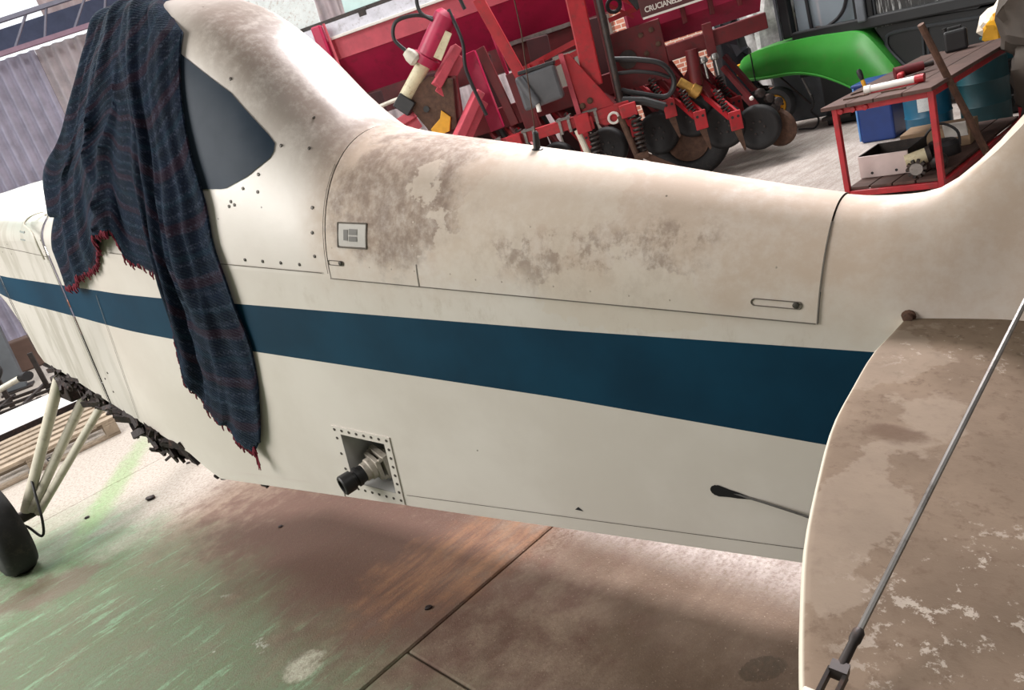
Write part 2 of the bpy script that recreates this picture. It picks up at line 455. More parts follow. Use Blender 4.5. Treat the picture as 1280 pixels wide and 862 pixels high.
CORR = plain('weathered_corrugated_steel', srgb(205, 192, 194), .55, .2, .3, 3, srgb(206, 196, 190), .6)
CORRD = plain('hazed_corrugated_steel', srgb(188, 180, 196), .55, .35, .3, 3)  # wall sheet colour lightened to carry the hazy glare
ROOFM = plain('roof_sheet', srgb(120, 116, 112), .6, .2, .25, 2)
PLASTER = plain('grey_plaster', srgb(120, 112, 104), .9, 0, .25, 2)

def brick_mat():
    m_ = NT('brick_wall_far', .9)
    v = m_.obj(rot=(R(90), 0, 0))
    q = m_.n('ShaderNodeTexBrick'); m_.t.links.new(v, q.inputs['Vector'])
    q.inputs['Color1'].default_value = (*srgb(176, 104, 84), 1); q.inputs['Color2'].default_value = (*srgb(196, 128, 104), 1)
    q.inputs['Mortar'].default_value = (*srgb(214, 200, 186), 1); q.inputs['Scale'].default_value = 3.2
    q.inputs['Mortar Size'].default_value = .03
    m_.color(q.outputs[0]); return m_.m
BRICK = brick_mat()

def streak_mat():
    m_ = NT('streaked_dirty_glass', .25)
    n = m_.noise(m_.obj(scale=(26, 1, 1.6)), 1.4, 5, .7)
    m_.color(m_.mix(m_.step(n, .52, .66), srgb(52, 52, 52), srgb(178, 180, 178)))
    return m_.m
STREAK = streak_mat()

def see_glass():
    m_ = NT('cab_glass', .08)
    m_.color(srgb(158, 170, 178)); m_.p.inputs['Alpha'].default_value = .55
    return m_.m
CABGLASS = see_glass()
SACKM = plain('white_woven_sack', srgb(226, 214, 196), .8, 0, .12, 6)
TARP = plain('grey_brown_tarp', srgb(74, 66, 58), .85, 0, .3, 3, srgb(60, 54, 48), .5)
WRAP = plain('clear_crumpled_plastic', srgb(222, 220, 218), .3, 0, .6, 6)
BLACKWRAP = plain('black_plastic_film', srgb(24, 25, 28), .25, 0, .3, 5)

# ------------------------------------------------------------------ the shed: floor slabs, walls, roof
fl = tag(MB().box((0, 5, -.13), (34, 30, .1)).build('floor', SOIL, ang=0), kind='structure')
# cast slabs, laid out square to the joint that runs under the aeroplane
g1 = Vector((.785, .62, 0)); g2 = Vector((-.62, .785, 0)); c0 = Vector((-.655, 2.17, 0)); SL = 3.4; GAP = .006
slab_mesh = {}
def slab(ax, ay, L, Wd):
    key = (round(L, 3), round(Wd, 3))
    if key not in slab_mesh:
        b = MB(); n = 2
        b.box((L / 2, Wd / 2, -.04), (L - GAP, Wd - GAP, .08))
        me = b.mesh('floor_slab')
        bm = bmesh.new(); bm.from_mesh(me)
        bmesh.ops.bevel(bm, geom=[e for e in bm.edges if all(v.co.z > -.01 for v in e.verts)], offset=.006, segments=1, affect='EDGES')
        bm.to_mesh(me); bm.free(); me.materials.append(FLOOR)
        slab_mesh[key] = me
    o = bpy.data.objects.new('floor_slab', slab_mesh[key]); COL.objects.link(o)
    p = c0 + g1 * ax + g2 * ay
    o.location = (p.x, p.y, random.uniform(-.002, 0)); o.rotation_euler = (0, 0, math.atan2(g1.y, g1.x)); o.parent = fl
for j in range(-2, 5):
    off = 0 if j < 0 else -1.9
    for i in range(-4, 5):
        p = c0 + g1 * (i * SL + off + SL / 2) + g2 * (j * SL + SL / 2)
        if -12 < p.x < 11 and -4 < p.y < 16: slab(i * SL + off, j * SL, SL, SL)

def corrugated(w, h, pitch, amp, mat, n=8):
    rows = []
    N = int(w / pitch * n)
    for zz in (0, h):
        rows.append([(w * i / N, amp * math.sin(2 * math.pi * (w * i / N) / pitch), zz) for i in range(N + 1)])
    me = MB().grid(rows).mesh('metal_sheet'); me.materials.append(mat); smooth(me, 60)
    return me
wb = tag(MB().box((-1, 14.25, 2.2), (20, .1, 4.4)).build('wall_back', PLASTER, ang=0), kind='structure')
s_pale = corrugated(1.0, 4.45, .2, .035, CORR); s_dark = corrugated(1.0, 4.45, .2, .035, CORRD)
for i in range(13):
    x = -11 + i
    o = bpy.data.objects.new('metal_sheet', s_dark if i in (3, 8) or x < -6.6 else s_pale); COL.objects.link(o)
    o.location = (x, 14.12 + .01 * (i % 2), .02); o.parent = wb
# pale translucent sheets above the girder, right of the open gap
s_up = corrugated(1.0, 2.2, .2, .035, plain('translucent_roof_sheet', srgb(214, 190, 188), .6, 0, .25, 2))
for i in range(4):
    o = bpy.data.objects.new('upper_metal_sheet', s_up); COL.objects.link(o); o.location = (-5.62 + i, 14.12 + .01 * (i % 2), 4.78); o.parent = wb
tag(MB().box((6.6, 14.1, 1.9), (6.4, .2, 3.8)).build('wall_back_right', BRICK, ang=0), kind='structure')
# the roof is open over the back left bay and has four smaller openings cut to suit the area lights
b_ = MB()
for x0, x1, y0, y1 in ((-7.6, 11, -8, -2.2), (-7.6, 0, -2.2, -.2), (3, 11, -2.2, -.2), (-7.6, 11, -.2, 1), (-7.6, 3.3, 1, 3), (5.5, 11, 1, 3), (-7.6, 11, 3, 4.8), (-7.6, 1, 4.8, 6), (5, 11, 4.8, 6),
                       (-2.5, 1, 6, 7), (5, 11, 6, 7), (-2.5, 11, 7, 8.6), (-2.5, 1, 8.6, 10.4), (5, 11, 8.6, 10.4), (-2.5, 11, 10.4, 14.2)):
    b_.box(((x0 + x1) / 2, (y0 + y1) / 2, 6.2), (x1 - x0, y1 - y0, .06))
tag(b_.build('ceiling', ROOFM, ang=0), kind='structure')
tag(MB().box((11, 3.1, 3.0), (.1, 22, 6.2)).build('wall_right', PLASTER, ang=0), kind='structure')
b_ = MB()
for y0, y1 in ((-8, -.6), (3.6, 9.0)): b_.box((-7.6, (y0 + y1) / 2, 3.0), (.1, y1 - y0, 6.2))
tag(b_.build('wall_left', PLASTER, ang=0), kind='structure')
tag(MB().box((1.7, -8, 3.0), (18.6, .1, 6.2)).build('wall_front', PLASTER, ang=0), kind='structure')
# roof girder over the back wall: two chords and a zigzag of bars
gd = empty('roof_girder', (-8.6, 13.75, 4.45), 0, 'thin welded lattice girder above the corrugated back wall', 'girder')
GIRD = plain('grey_primer', srgb(150, 146, 160), .6, .2, .2, 6)
GIRDB = plain('blue_grey_primer', srgb(84, 90, 116), .6, .2, .2, 6)
MB().box((3, 0, .03), (6, .08, .07)).build('lower_chord', plain('hazed_pink_chord', srgb(176, 140, 156), .6, 0, .2, 6), gd, 0)  # haze over the girder is mixed into the chord colour
MB().box((3, 0, .48), (6, .08, .06)).build('upper_chord', GIRD, gd, 0)
MB().box((3, .3, .26), (6, .04, .34)).build('backing_beam', GIRDB, gd, 0)
for i in range(11):
    MB().bar((i * .5, 0, .06), (i * .5 + (.38 if i % 2 else .22), 0, .45), .03, .03, (0, 1, 0)).build('web_bar', GIRD, gd, 0)

# ------------------------------------------------------------------ the aeroplane
TILT = R(12); HEAD = math.atan2(math.sin(R(43)), -math.cos(R(43)))
plane = empty('airplane', (.6045, 1.722, 0), 0, 'dusty white tail-dragger airplane with a broad dark teal side stripe', 'airplane')
EU = Vector((math.cos(HEAD), math.sin(HEAD), 0))
EA = EU * math.cos(TILT) + Vector((0, 0, math.sin(TILT))); EB = -EU * math.sin(TILT) + Vector((0, 0, math.cos(TILT)))
EM = EB.cross(EA)
mw = Matrix.Identity(4)
for i in range(3):
    mw[i][0], mw[i][1], mw[i][2] = EA[i], EM[i], EB[i]
mw[0][3], mw[1][3] = .6045, 1.722
plane.matrix_world = mw

def lerp(x,pts):
    if x<=pts[0][0]: return pts[0][1]
    for (x0,y0),(x1,y1) in zip(pts,pts[1:]):
        if x<=x1:
            t=(x-x0)/(x1-x0); return y0+(y1-y0)*t
    return pts[-1][1]
def hermite(x,pts):
    n=len(pts)
    if x<=pts[0][0]: return pts[0][1]
    if x>=pts[-1][0]: return pts[-1][1]
    for i in range(n-1):
        if x<=pts[i+1][0]: break
    def m(j):
        if j==0: return (pts[1][1]-pts[0][1])/(pts[1][0]-pts[0][0])
        if j==n-1: return (pts[-1][1]-pts[-2][1])/(pts[-1][0]-pts[-2][0])
        return (pts[j+1][1]-pts[j-1][1])/(pts[j+1][0]-pts[j-1][0])
    x0,y0=pts[i];x1,y1=pts[i+1];h=x1-x0;t=(x-x0)/h
    return (2*t**3-3*t*t+1)*y0+(t**3-2*t*t+t)*h*m(i)+(-2*t**3+3*t*t)*y1+(t**3-t*t)*h*m(i+1)
def sm(x,a,b):
    t=max(0,min(1,(x-a)/(b-a))); return t*t*(3-2*t)
def half_width(a):
    if a<2.3: return .145+.1157*a
    return hermite(a,[(2.3,.411),(2.6,.43),(3.3,.43),(3.6,.43),(3.8,.415),(4.2,.36),(4.8,.26)])
TOP=[(-1.05,2.35),(-.62,2.1),(-.5,1.85),(-.38,1.60),(-.275,1.39),(-.185,1.27),(-.118,1.232),(.026,1.219),(.5,1.271),(1.0,1.318),(1.30,1.347),(1.42,1.375),(1.58,1.486),(1.75,1.64),(1.96,1.754),(2.2,1.80),(2.42,1.79),(2.60,1.68),(2.78,1.42),(2.92,1.23),(3.1,1.165),(3.8,1.11),(4.3,1.03),(4.8,.95)]
def top(a): return hermite(a,TOP)
def bottom(a):
    if a<2.36: return .322-.131*a
    return hermite(a,[(2.36,.035),(2.49,.115),(2.962,.209),(3.466,.303),(3.65,.325),(3.76,.38),(3.9,.46),(4.2,.52),(4.8,.58)])
def stripe_low(a): return lerp(a,[(-.1,.68),(.67,.69),(1.84,.675),(2.98,.661),(4.7,.62)])
def stripe_high(a): return lerp(a,[(-.1,.932),(.645,.898),(1.85,.856),(2.72,.821),(3.7,.766),(4.7,.70)])
DECK=.985
def deck(a): return DECK if a<3.2 else lerp(a,[(3.2,.985),(4.7,.84)])
def upper(a,t):
    """upper section at station a, t 0 (deck seam) .. 1 (ridge)"""
    W=half_width(a);bd=deck(a);bt=top(a);h=bt-bd
    th=t*math.pi/2
    e=(W*math.cos(th)**.9, bd+h*math.sin(th)**1.0)
    s=math.sin(th)**.85
    u=s
    cb=(W*max(0,math.cos(th))**.5*(1-.30*u**1.3), bd+h*s)
    k=sm(a,1.36,1.95)*(1-sm(a,2.82,3.02))
    l=e[0]*(1-k)+cb[0]*k; b=e[1]*(1-k)+cb[1]*k
    kf=1-sm(a,-.34,-.06)
    if kf>0:
        bf=bd+h*t
        tf=.022
        lf=tf+(W-tf)*max(0,1-(bf-bd)/.33)**1.7
        if t>.96: lf*=math.sqrt(max(0,1-((t-.96)/.04)**2))
        l=l*(1-kf)+lf*kf; b=b*(1-kf)+bf*kf
    return l,b
def skin(a,b):
    """port half-width of the body at station a, height b"""
    if b<=deck(a):
        W=half_width(a)
        k=sm(a,3.6,4.3)
        if k>0:
            m=(stripe_low(a)+stripe_high(a))/2
            u=max(0,min(1,(m-b)/(m-bottom(a)+1e-6)))
            W*=1-k*.5*u**2.2
        return W
    lo,hi=0.,1.
    for _ in range(30):
        m=(lo+hi)/2
        if upper(a,m)[1]<b: lo=m
        else: hi=m
    if hi>.9999: return 0.
    return upper(a,lo)[0]


def S(a, b, off=0.):
    return Vector((a, skin(a, b) + off, b))
def frange(a, b, step):
    n = max(1, round(abs(b - a) / step)); return [a + (b - a) * i / n for i in range(n + 1)]

HOLE_A = (1.345, 1.535); HOLE_B = (.195, .398)
def low_rows(a):
    """heights of the lattice lines of the flat side at station a"""
    bb, sl, sh, dk = bottom(a), stripe_low(a), stripe_high(a), deck(a)
    L = [bb, bb + .012, None, None, None, None]
    f = [0, .03, .10, .28, .475, .74, 1.0]
    r_ = [bb + (sl - bb) * q for q in f]
    if 1.2 < a < 1.7:
        k = sm(a, 1.2, 1.34) * (1 - sm(a, 1.54, 1.7))
        r_[2] += (HOLE_B[0] - r_[2]) * k; r_[4] += (HOLE_B[1] - r_[4]) * k
    r_ += [sl + (sh - sl) * .5, sh, sh + (dk - sh) * .5, dk]
    return r_
def low_panel(name, a0, a1, mats, off=0., step=.08, hole=False, cut_top=0):
    A = frange(a0, a1, step)
    if hole:
        A = [a for a in A if not (HOLE_A[0] - .05 < a < HOLE_A[1] + .05)] + [HOLE_A[0] - .001, HOLE_A[0], HOLE_A[1], HOLE_A[1] + .001, (HOLE_A[0] + HOLE_A[1]) / 2]
        A.sort()
    b_ = MB()
    for side in (1, -1):
        for i in range(len(A) - 1):
            aa, ab = A[i], A[i + 1]; ra, rb = low_rows(aa), low_rows(ab)
            for j in range(len(ra) - 1):
                am = (aa + ab) / 2
                if hole and side == 1 and HOLE_A[0] - 1e-4 < am < HOLE_A[1] + 1e-4 and 2 <= j < 4: continue
                q = []
                for a, rr in ((aa, ra), (ab, rb)):
                    for jj in (j, j + 1):
                        p = S(a, rr[jj], off); p.y *= side; q.append(p)
                b_.add(q, [(0, 2, 3, 1)], 1 if j in (6, 7) else 0)
    return b_.build(name, mats, plane, 30)
def up_panel(name, a0, a1, mat, off=0., step=.06, n=20, t0=0.):
    b_ = MB()
    for side in (1, -1):
        rows = []
        for a in frange(a0, a1, step):
            row = []
            for j in range(n + 1):
                t = t0 + (1 - t0) * j / n
                l, b = upper(a, t); l2, b2 = upper(a, max(0, t - .01)); l3, b3 = upper(a, min(1, t + .01))
                nb, nl = -(l3 - l2), (b3 - b2); q = math.hypot(nb, nl) or 1
                l += off * nl / q; b += off * nb / q
                if j == n: l = 0
                row.append((a, side * l, b))
            rows.append(row)
        b_.grid(rows)
    return b_.build(name, mat, plane, 40)
low_panel('side_skin', -1.05, 3.027, [PAINT, STRIPE], hole=True)
low_panel('forward_side_panel', 3.033, 3.697, [PAINT, STRIPE], .002)
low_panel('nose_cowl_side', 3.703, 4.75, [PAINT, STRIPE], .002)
up_panel('tail_fairing', -1.05, .0255, PAINT, step=.03)
up_panel('turtledeck_panel', .0285, 1.395, PAINT, .003)
up_panel('cockpit_fairing', 1.401, 3.027, PAINT, step=.04)
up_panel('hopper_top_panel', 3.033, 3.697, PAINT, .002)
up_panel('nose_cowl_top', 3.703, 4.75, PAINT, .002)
b_ = MB()
b_.grid([[(a, half_width(a) * (1 - 2 * q / 6), bottom(a)) for q in range(7)] for a in frange(-1.05, 2.36, .1)])
b_.build('belly_skin', PAINT, plane)
# the lap where the skin is doubled along the lower longeron
b_ = MB(); b_.grid([[S(a, bottom(a) + q, .0025) for q in (.001, .045)] for a in frange(-.1, 1.30, .07)]); b_.build('lower_skin_lap', PAINT, plane)
b_ = MB(); b_.grid([[S(a, bottom(a) + q, .0025) for q in (.001, .045)] for a in frange(1.60, 2.3, .07)]); b_.build('lower_skin_lap', PAINT, plane)
SEAM = plain('dark_seam_line', srgb(110, 104, 96), .9, 0, .2, 20)
SEAMD = plain('black_seam_line', srgb(46, 46, 48), .9, 0, .2, 20)
def seam(pts, w=.003, off=.0035, mat=None, name='panel_seam'):
    b_ = MB(); P = [S(a, b, off) for a, b in pts]; rows = []
    for i, p in enumerate(P):
        d = (P[min(i + 1, len(P) - 1)] - P[max(i - 1, 0)]).normalized()
        n = Vector((0, 1, 0)); s_ = d.cross(n).normalized() * (w / 2)
        rows.append([p - s_, p + s_])
    b_.grid(rows)
    return b_.build(name, mat or SEAM, plane, 0)
seam([(a, .985) for a in frange(.03, 1.40, .05)], .003)
seam([(a, 1.0) for a in frange(1.43, 2.5, .05)], .003)
seam([(3.03, b) for b in frange(.22, 1.12, .02)], .006, .006, mat=SEAMD)
seam([(3.70, b) for b in frange(.36, 1.08, .02)], .008, .007, mat=SEAMD)
seam([(2.80 - .12 * (b - .2), b) for b in frange(.2, .8, .05)], .003)
seam([(1.07, b) for b in frange(.985, 1.05, .02)], .004)
seam([(a, bottom(a) + .047) for a in frange(-.05, 1.3, .07)], .002)
seam([(a, .93) for a in frange(3.05, 3.68, .05)], .003)
seam([(1.404, b) for b in frange(1.0, 1.30, .03)], 0.003, .004, SEAM)
seam([(.027, b) for b in frange(.985, 1.19, .02)], .003, .004, SEAM)

# side windows of the cockpit
def convex_patch(poly, na, nb, off):
    a0 = min(p[0] for p in poly); a1 = max(p[0] for p in poly); rows = []
    for i in range(na + 1):
        u = .5 - .5 * math.cos(math.pi * i / na)
        a = a0 + (a1 - a0) * min(max(u, .002), .998); ys = []
        for (p, q) in zip(poly, poly[1:] + poly[:1]):
            if (p[0] - a) * (q[0] - a) <= 0 and p[0] != q[0]:
                ys.append(p[1] + (q[1] - p[1]) * (a - p[0]) / (q[0] - p[0]))
        lo, hi = min(ys), max(ys)
        rows.append([S(a, lo + (hi - lo) * j / nb, off) for j in range(nb + 1)])
    return MB().grid(rows)
w_poly = [(2.30, 1.66), (1.997, 1.652), (1.766, 1.517), (1.625, 1.392), (1.602, 1.368), (1.601, 1.350), (1.612, 1.330), (1.695, 1.281), (1.80, 1.243), (1.99, 1.242), (2.30, 1.242)]
convex_patch(w_poly, 40, 14, .003).build('side_window', GLASS, plane)
convex_patch([(2.05, 1.07), (2.48, 1.065), (2.48, 1.30), (2.05, 1.30)], 12, 8, .003).build('lower_side_window', GLASS, plane)
# fasteners
SCREW = plain('dark_screw', srgb(74, 70, 64), .5, .4, .2, 20)
RIV = plain('pale_rivet', srgb(176, 164, 150), .5, .2, .2, 20)
def rivets(pts, r, mat, name='rivets', h=.002):
    b_ = MB()
    for a, b in pts:
        p = S(a, b, -.001); n = (S(a, b + .01, 0) - S(a, b - .01, 0)).cross(Vector((1, 0, 0))).normalized()
        if n.y < 0: n = -n
        b_.lathe(p, n, [(0, r), (h * .7 + .001, r), (h + .001, r * .6)], 8)
    return b_.build(name, mat, plane, 40, kind='stuff')
rivets([(1.78, 1.555), (1.585, 1.36), (1.655, 1.285), (1.72, 1.245), (1.50, 1.345), (1.66, 1.235), (1.78, 1.205), (1.79, 1.19), (1.765, 1.195), (1.53, 1.42),
        (1.52, 1.02), (1.60, 1.02), (1.68, 1.02), (1.76, 1.02), (1.45, 1.05), (1.45, 1.12), (1.45, 1.19)], .0055, SCREW)
rivets([(.35, 1.01), (.45, 1.012), (.55, 1.015), (.65, 1.02), (.72, 1.035), (.72, 1.08), (.72, 1.12), (.72, 1.16), (.80, 1.02), (.88, 1.02), (.96, 1.03), (1.08, 1.03), (1.16, 1.03), (1.24, 1.03),
        (1.08, 1.10), (1.08, 1.16), (1.07, 1.21), (1.05, 1.25), (.12, 1.10), (1.375, 1.08), (1.375, 1.14), (1.375, 1.20)], .004, RIV, h=.003)
rivets([(3.06 + .09 * i, .95) for i in range(8)] + [(3.06 + .09 * i, .905) for i in range(8)] + [(3.05, 1.0), (3.05, .965), (3.2, 1.02), (2.95, .30), (2.98, .36), (2.93, .40)], .005, SCREW)
rivets([(2.24, .405)], .011, DARKJUNK, h=.002, name='drain_hole')
# placard and latch slots on the turtledeck
b_ = MB(); b_.grid([[S(a, b, .0045) for b in (1.088, 1.118, 1.15)] for a in frange(1.245, 1.345, .02)]); pl_ = b_.build('placard', plain('grey_placard', srgb(176, 172, 164), .5, 0, .1, 20), plane)
b_ = MB()
for (a0, a1, b0, b1) in ((1.310, 1.325, 1.105, 1.135), (1.275, 1.305, 1.121, 1.137), (1.275, 1.305, 1.103, 1.117)):
    b_.grid([[S(a, b, .0058) for b in (b0, b1)] for a in (a0, a1)])
b_.build('placard_print', plain('faded_print', srgb(128, 126, 122), .7), pl_, 0)
b_ = MB()
fr = [(1.242, 1.085), (1.348, 1.085), (1.348, 1.153), (1.242, 1.153)]
for (p, q) in zip(fr, fr[1:] + fr[:1]): b_.bar(S(*p, .005), S(*q, .005), .0035, .003, (0, 1, 0))
b_.build('placard_edge', SEAM, pl_, 0)
def slot(a0, a1, b, w):
    pts = []
    for i in range(20):
        t = 2 * math.pi * i / 20; ca = (a0 + a1) / 2; h = (a1 - a0) / 2 - w / 2
        pts.append(S(ca + (h if math.cos(t) > 0 else -h) + math.cos(t) * w / 2, b + math.sin(t) * w / 2, .0045))
    b_ = MB(); b_.path(pts + [pts[0]], .0012, 5); o = b_.build('latch_slot', SEAM, plane)
    MB().lathe(S(a0 + .012, b, .001), (0, 1, 0), [(0, .007), (.005, .007), (.006, .004)], 10).build('latch_screw', SCREW, o)
slot(.060, .165, 1.024, .016); slot(1.335, 1.425 - .03, 1.036, .014)
# handle wire and the painted bar on the forward deck
MB().path([S(3.06, .92, .012), S(3.045, .99, .02), S(3.07, 1.04, .03), S(3.16, 1.06, .035), S(3.155, 1.085, .03), S(3.08, 1.10, .02), S(3.05, 1.09, .012)], .004, 6, sub=5).build('wire_handle', STRUTW, plane)
b_ = MB(); b_.grid([[S(a + .05 * (b - .97), b, .003) for b in (.985, 1.02, 1.05, 1.08, 1.105)] for a in (3.20, 3.225, 3.25)]); b_.build('painted_bar', plain('grey_green_paint', srgb(130, 140, 136), .5), plane)

# inspection hatch: drilled doubler, box behind it, valve with a black coupling
OUT = [(1.567, .396), (1.322, .431), (1.300, .163), (1.560, .135)]
INN = [(HOLE_A[1], HOLE_B[1]), (HOLE_A[0], HOLE_B[1]), (HOLE_A[0], HOLE_B[0]), (HOLE_A[1], HOLE_B[0])]
OUT = [(1.572, .428), (1.318, .428), (1.318, .152), (1.572, .150)]
hatch = None
b_ = MB()
for i in range(4):
    j = (i + 1) % 4
    b_.grid([[S(*OUT[i], .004), S(*INN[i], .004)], [S(*OUT[j], .004), S(*INN[j], .004)]])
    b_.grid([[S(*OUT[i], .0), S(*OUT[i], .004)], [S(*OUT[j], .0), S(*OUT[j], .004)]])
hatch = b_.build('hatch_frame', PAINT, plane, 20)
b_ = MB(); dp = -.16
b_.grid([[S(*INN[i % 4], .003) for i in range(5)], [S(*INN[i % 4], dp) for i in range(5)]]); b_.add([S(*q, dp) for q in INN], [(0, 1, 2, 3)])
b_.build('hatch_box', plain('grey_primer_box', srgb(196, 196, 194), .6, 0, .15, 8), hatch, 20)
HOLE = plain('dark_screw_hole', srgb(80, 74, 68), .7, .2, .2, 20)
pts = []
for i in range(8): pts.append((1.558 - .226 * i / 7, .414))
for i in range(1, 8): pts.append((1.330, .414 - .245 * i / 7))
for i in range(1, 4): pts.append((1.556, .414 - .035 * i - .03 * (i - 1)))
for i in range(1, 7): pts.append((1.330 + .19 * i / 6, .170))
b_ = MB()
for a, b in pts: b_.lathe(S(a, b, .003), (0, 1, 0), [(0, .0055), (.0022, .0055), (.003, .003)], 8)
b_.build('hatch_screws', HOLE, hatch, 40, kind='stuff')
q0 = S(1.432, .268, -.135); q1 = S(1.495, .242, .075); ax = (q1 - q0).normalized()
VAL = plain('cast_grey_valve', srgb(186, 178, 166), .5, .1, .2, 20, srgb(120, 106, 92), .5)
vx, vy, vz = frame_of(ax)
Mv = Matrix((vx, vy, vz)).transposed()
b_ = MB(); b_.lathe(q0 - ax * .04, ax, [(0, .035), (.09, .035), (.10, .045)], 20); b_.box(q0 + ax * .075, (.105, .095, .022), Mv); b_.box(q0 + ax * .104, (.088, .08, .016), Mv)
b_.lathe(q0 + ax * .11, ax, [(0, .040), (.02, .040), (.022, .034), (.04, .034)], 20)
for sx in (-1, 1):
    for sy in (-1, 1): b_.lathe(q0 + ax * .085 + vx * sx * .042 + vy * sy * .037, ax, [(0, .008), (.014, .008), (.016, .005)], 8)
val = b_.build('valve_body', VAL, hatch, 35, .002)
MB().lathe(q0 + ax * .148, ax, [(0, .030), (.02, .032), (.022, .036), (.034, .036), (.036, .029), (.045, .029), (.047, .036), (.086, .037), (.09, .033), (.09, .024), (.07, .022), (.07, .001)], 24).build('black_coupling', BLACK, val)
MB().cyl(S(1.40, .36, -.10), S(1.33, .385, -.02), .022, n=14).build('white_pipe_elbow', VAL, hatch)
MB().box(S(1.385, .385, -.07), (.03, .09, .02)).build('valve_bracket', VAL, hatch)

# cable exit: teardrop opening with a control cable
b_ = MB(); ring = []
for i in range(28):
    t = 2 * math.pi * i / 28; rr = .017
    x = math.cos(t); y = math.sin(t)
    a = .243 + (x * .020 if x > 0 else x * .115); b = .489 + y * rr * (1 if x > 0 else max(0, 1 + x) ** .9) + (0 if x > 0 else -x * -.004)
    jag = 1 + (.05 if i % 2 else -.05)
    ring.append(S(a, .489 + (b - .489) * jag, .002))
b_.add(ring + [S(.225, .489, .002)], [(i, (i + 1) % 28, 28) for i in range(28)])
ex = b_.build('cable_exit', plain('black_opening', (.004, .004, .004), .9), plane, 0)  # flat black plate; shade inside the opening is put into its colour
MB().path([S(.22, .49, -.003), S(.13, .486, .006), S(.04, .476, .010), S(-.3, .44, .05)], .0035, 6).build('control_cable', STEEL, ex)
b_ = MB(); b_.add([S(.66, .315, .004), S(.635, .313, .001), S(.65, .325, .001)], [(0, 1, 2)]); b_.build('skin_tear', SEAMD, plane, 0)
MB().lathe(S(.02, .325, -.01), (0, 1, 0), [(0, .012), (.016, .012), (.016, .006), (.02, .006)], 12).build('lower_bolt', STEEL, plane)
MB().box(S(-.03, .325, .004), (.10, .012, .03)).build('tail_lug', STRUTW, plane, 0, .003)
# antenna
ant = MB().lathe((.815, -.01, top(.815) - .004), (0, 0, 1), [(0, .016), (.008, .016), (.010, .010), (.05, .008), (.055, .004)], 14).build('antenna_base', BLACK, plane)
MB().path([(.815, -.01, top(.815) + .045), (.83, -.02, top(.815) + .30), (.88, -.03, top(.815) + .62)], .0015, 6).build('antenna_whip', RUST, ant)

# tailplane
LE = [(-.134, .10), (-.122, .20), (-.111, .288), (-.110, .42), (-.113, .559), (-.134, .716), (-.159, .858), (-.192, .982), (-.223, 1.083), (-.262, 1.19), (-.32, 1.30), (-.40, 1.38), (-.50, 1.425), (-.60, 1.43)]
def stab(side):
    n = 40; rows = []
    for i in range(n + 1):
        l = .06 + (1.428 - .06) * math.sin(math.pi / 2 * i / n)
        a0 = hermite(l, [(q[1], q[0]) for q in LE[:12]] + [(1.43, -.56)])
        a1 = -.63; row = []
        th = .016
        for k in range(13):
            t = math.pi * k / 12
            row.append((a0 - .014 + .014 * math.sin(t) , side * l, 1.0 + th * math.cos(t) * .9))
        up = [(a0 - .014 + (a1 - a0) * q, side * l, 1.0145 + .010 * math.sin(math.pi * min(1, q * 1.2)) * (1 - .5 * l)) for q in (1, .8, .6, .45, .3, .18, .1, .04)]
        lo = [(p[0], p[1], 2.0 - p[2]) for p in reversed(up)]
        rows.append(up + row + lo)
    b_ = MB(); b_.grid(rows, 0, True); b_.add([rows[-1][j] for j in range(len(rows[-1]))], [tuple(range(len(rows[-1])))])
    o = b_.build('tailplane', STAB, plane, 50)
    b_ = MB(); rows = []
    for i in range(n + 1):
        l = .09 + (1.40 - .09) * i / n; te = -1.02 + .25 * max(0, (l - 1.1) / .3) ** 2
        rows.append([(-.645, side * l, 1.014), (-.8, side * l, 1.010), (te, side * l, 1.002), (te, side * l, .998), (-.8, side * l, .99), (-.645, side * l, .986)])
    b_.grid(rows, 0, True); b_.build('elevator', STAB, plane, 40)
stab(1); stab(-1)
MB().lathe(S(-.141, 1.018, -.004), (0, 1, 0), [(0, .014), (.006, .014), (.007, .009), (.016, .009), (.017, .004)], 12).build('root_bolt', RUST, plane)
# brace wire from the tailplane to the fin, with its fork end
WA = Vector((-.252, 1.102, 1.03)); WB = Vector((-.425, .024, 1.455)); wd = (WB - WA).normalized()
bw = MB().path([WA + wd * .085, WB], .0036, 8).build('brace_wire', STEEL, plane)
MB().lathe(WA + wd * .042, wd, [(0, .0055), (.03, .005), (.034, .0065), (.044, .0065), (.048, .004)], 12).build('wire_terminal', IRON, bw)
b_ = MB()
for s_ in (-1, 1):
    xx = frame_of(wd)[0]; b_.bar(WA + xx * s_ * .008 - wd * .015, WA + xx * s_ * .008 + wd * .036, .013, .004, xx)
b_.box(WA + wd * .038, (.018, .014, .014)); b_.cyl(WA - xx * .014, WA + xx * .014, .004, n=8)
b_.build('fork_end', IRON, bw, 30)
MB().box((-.255, 1.105, 1.022), (.05, .02, .03)).build('stab_lug', STRUTW, plane, 0, .003)

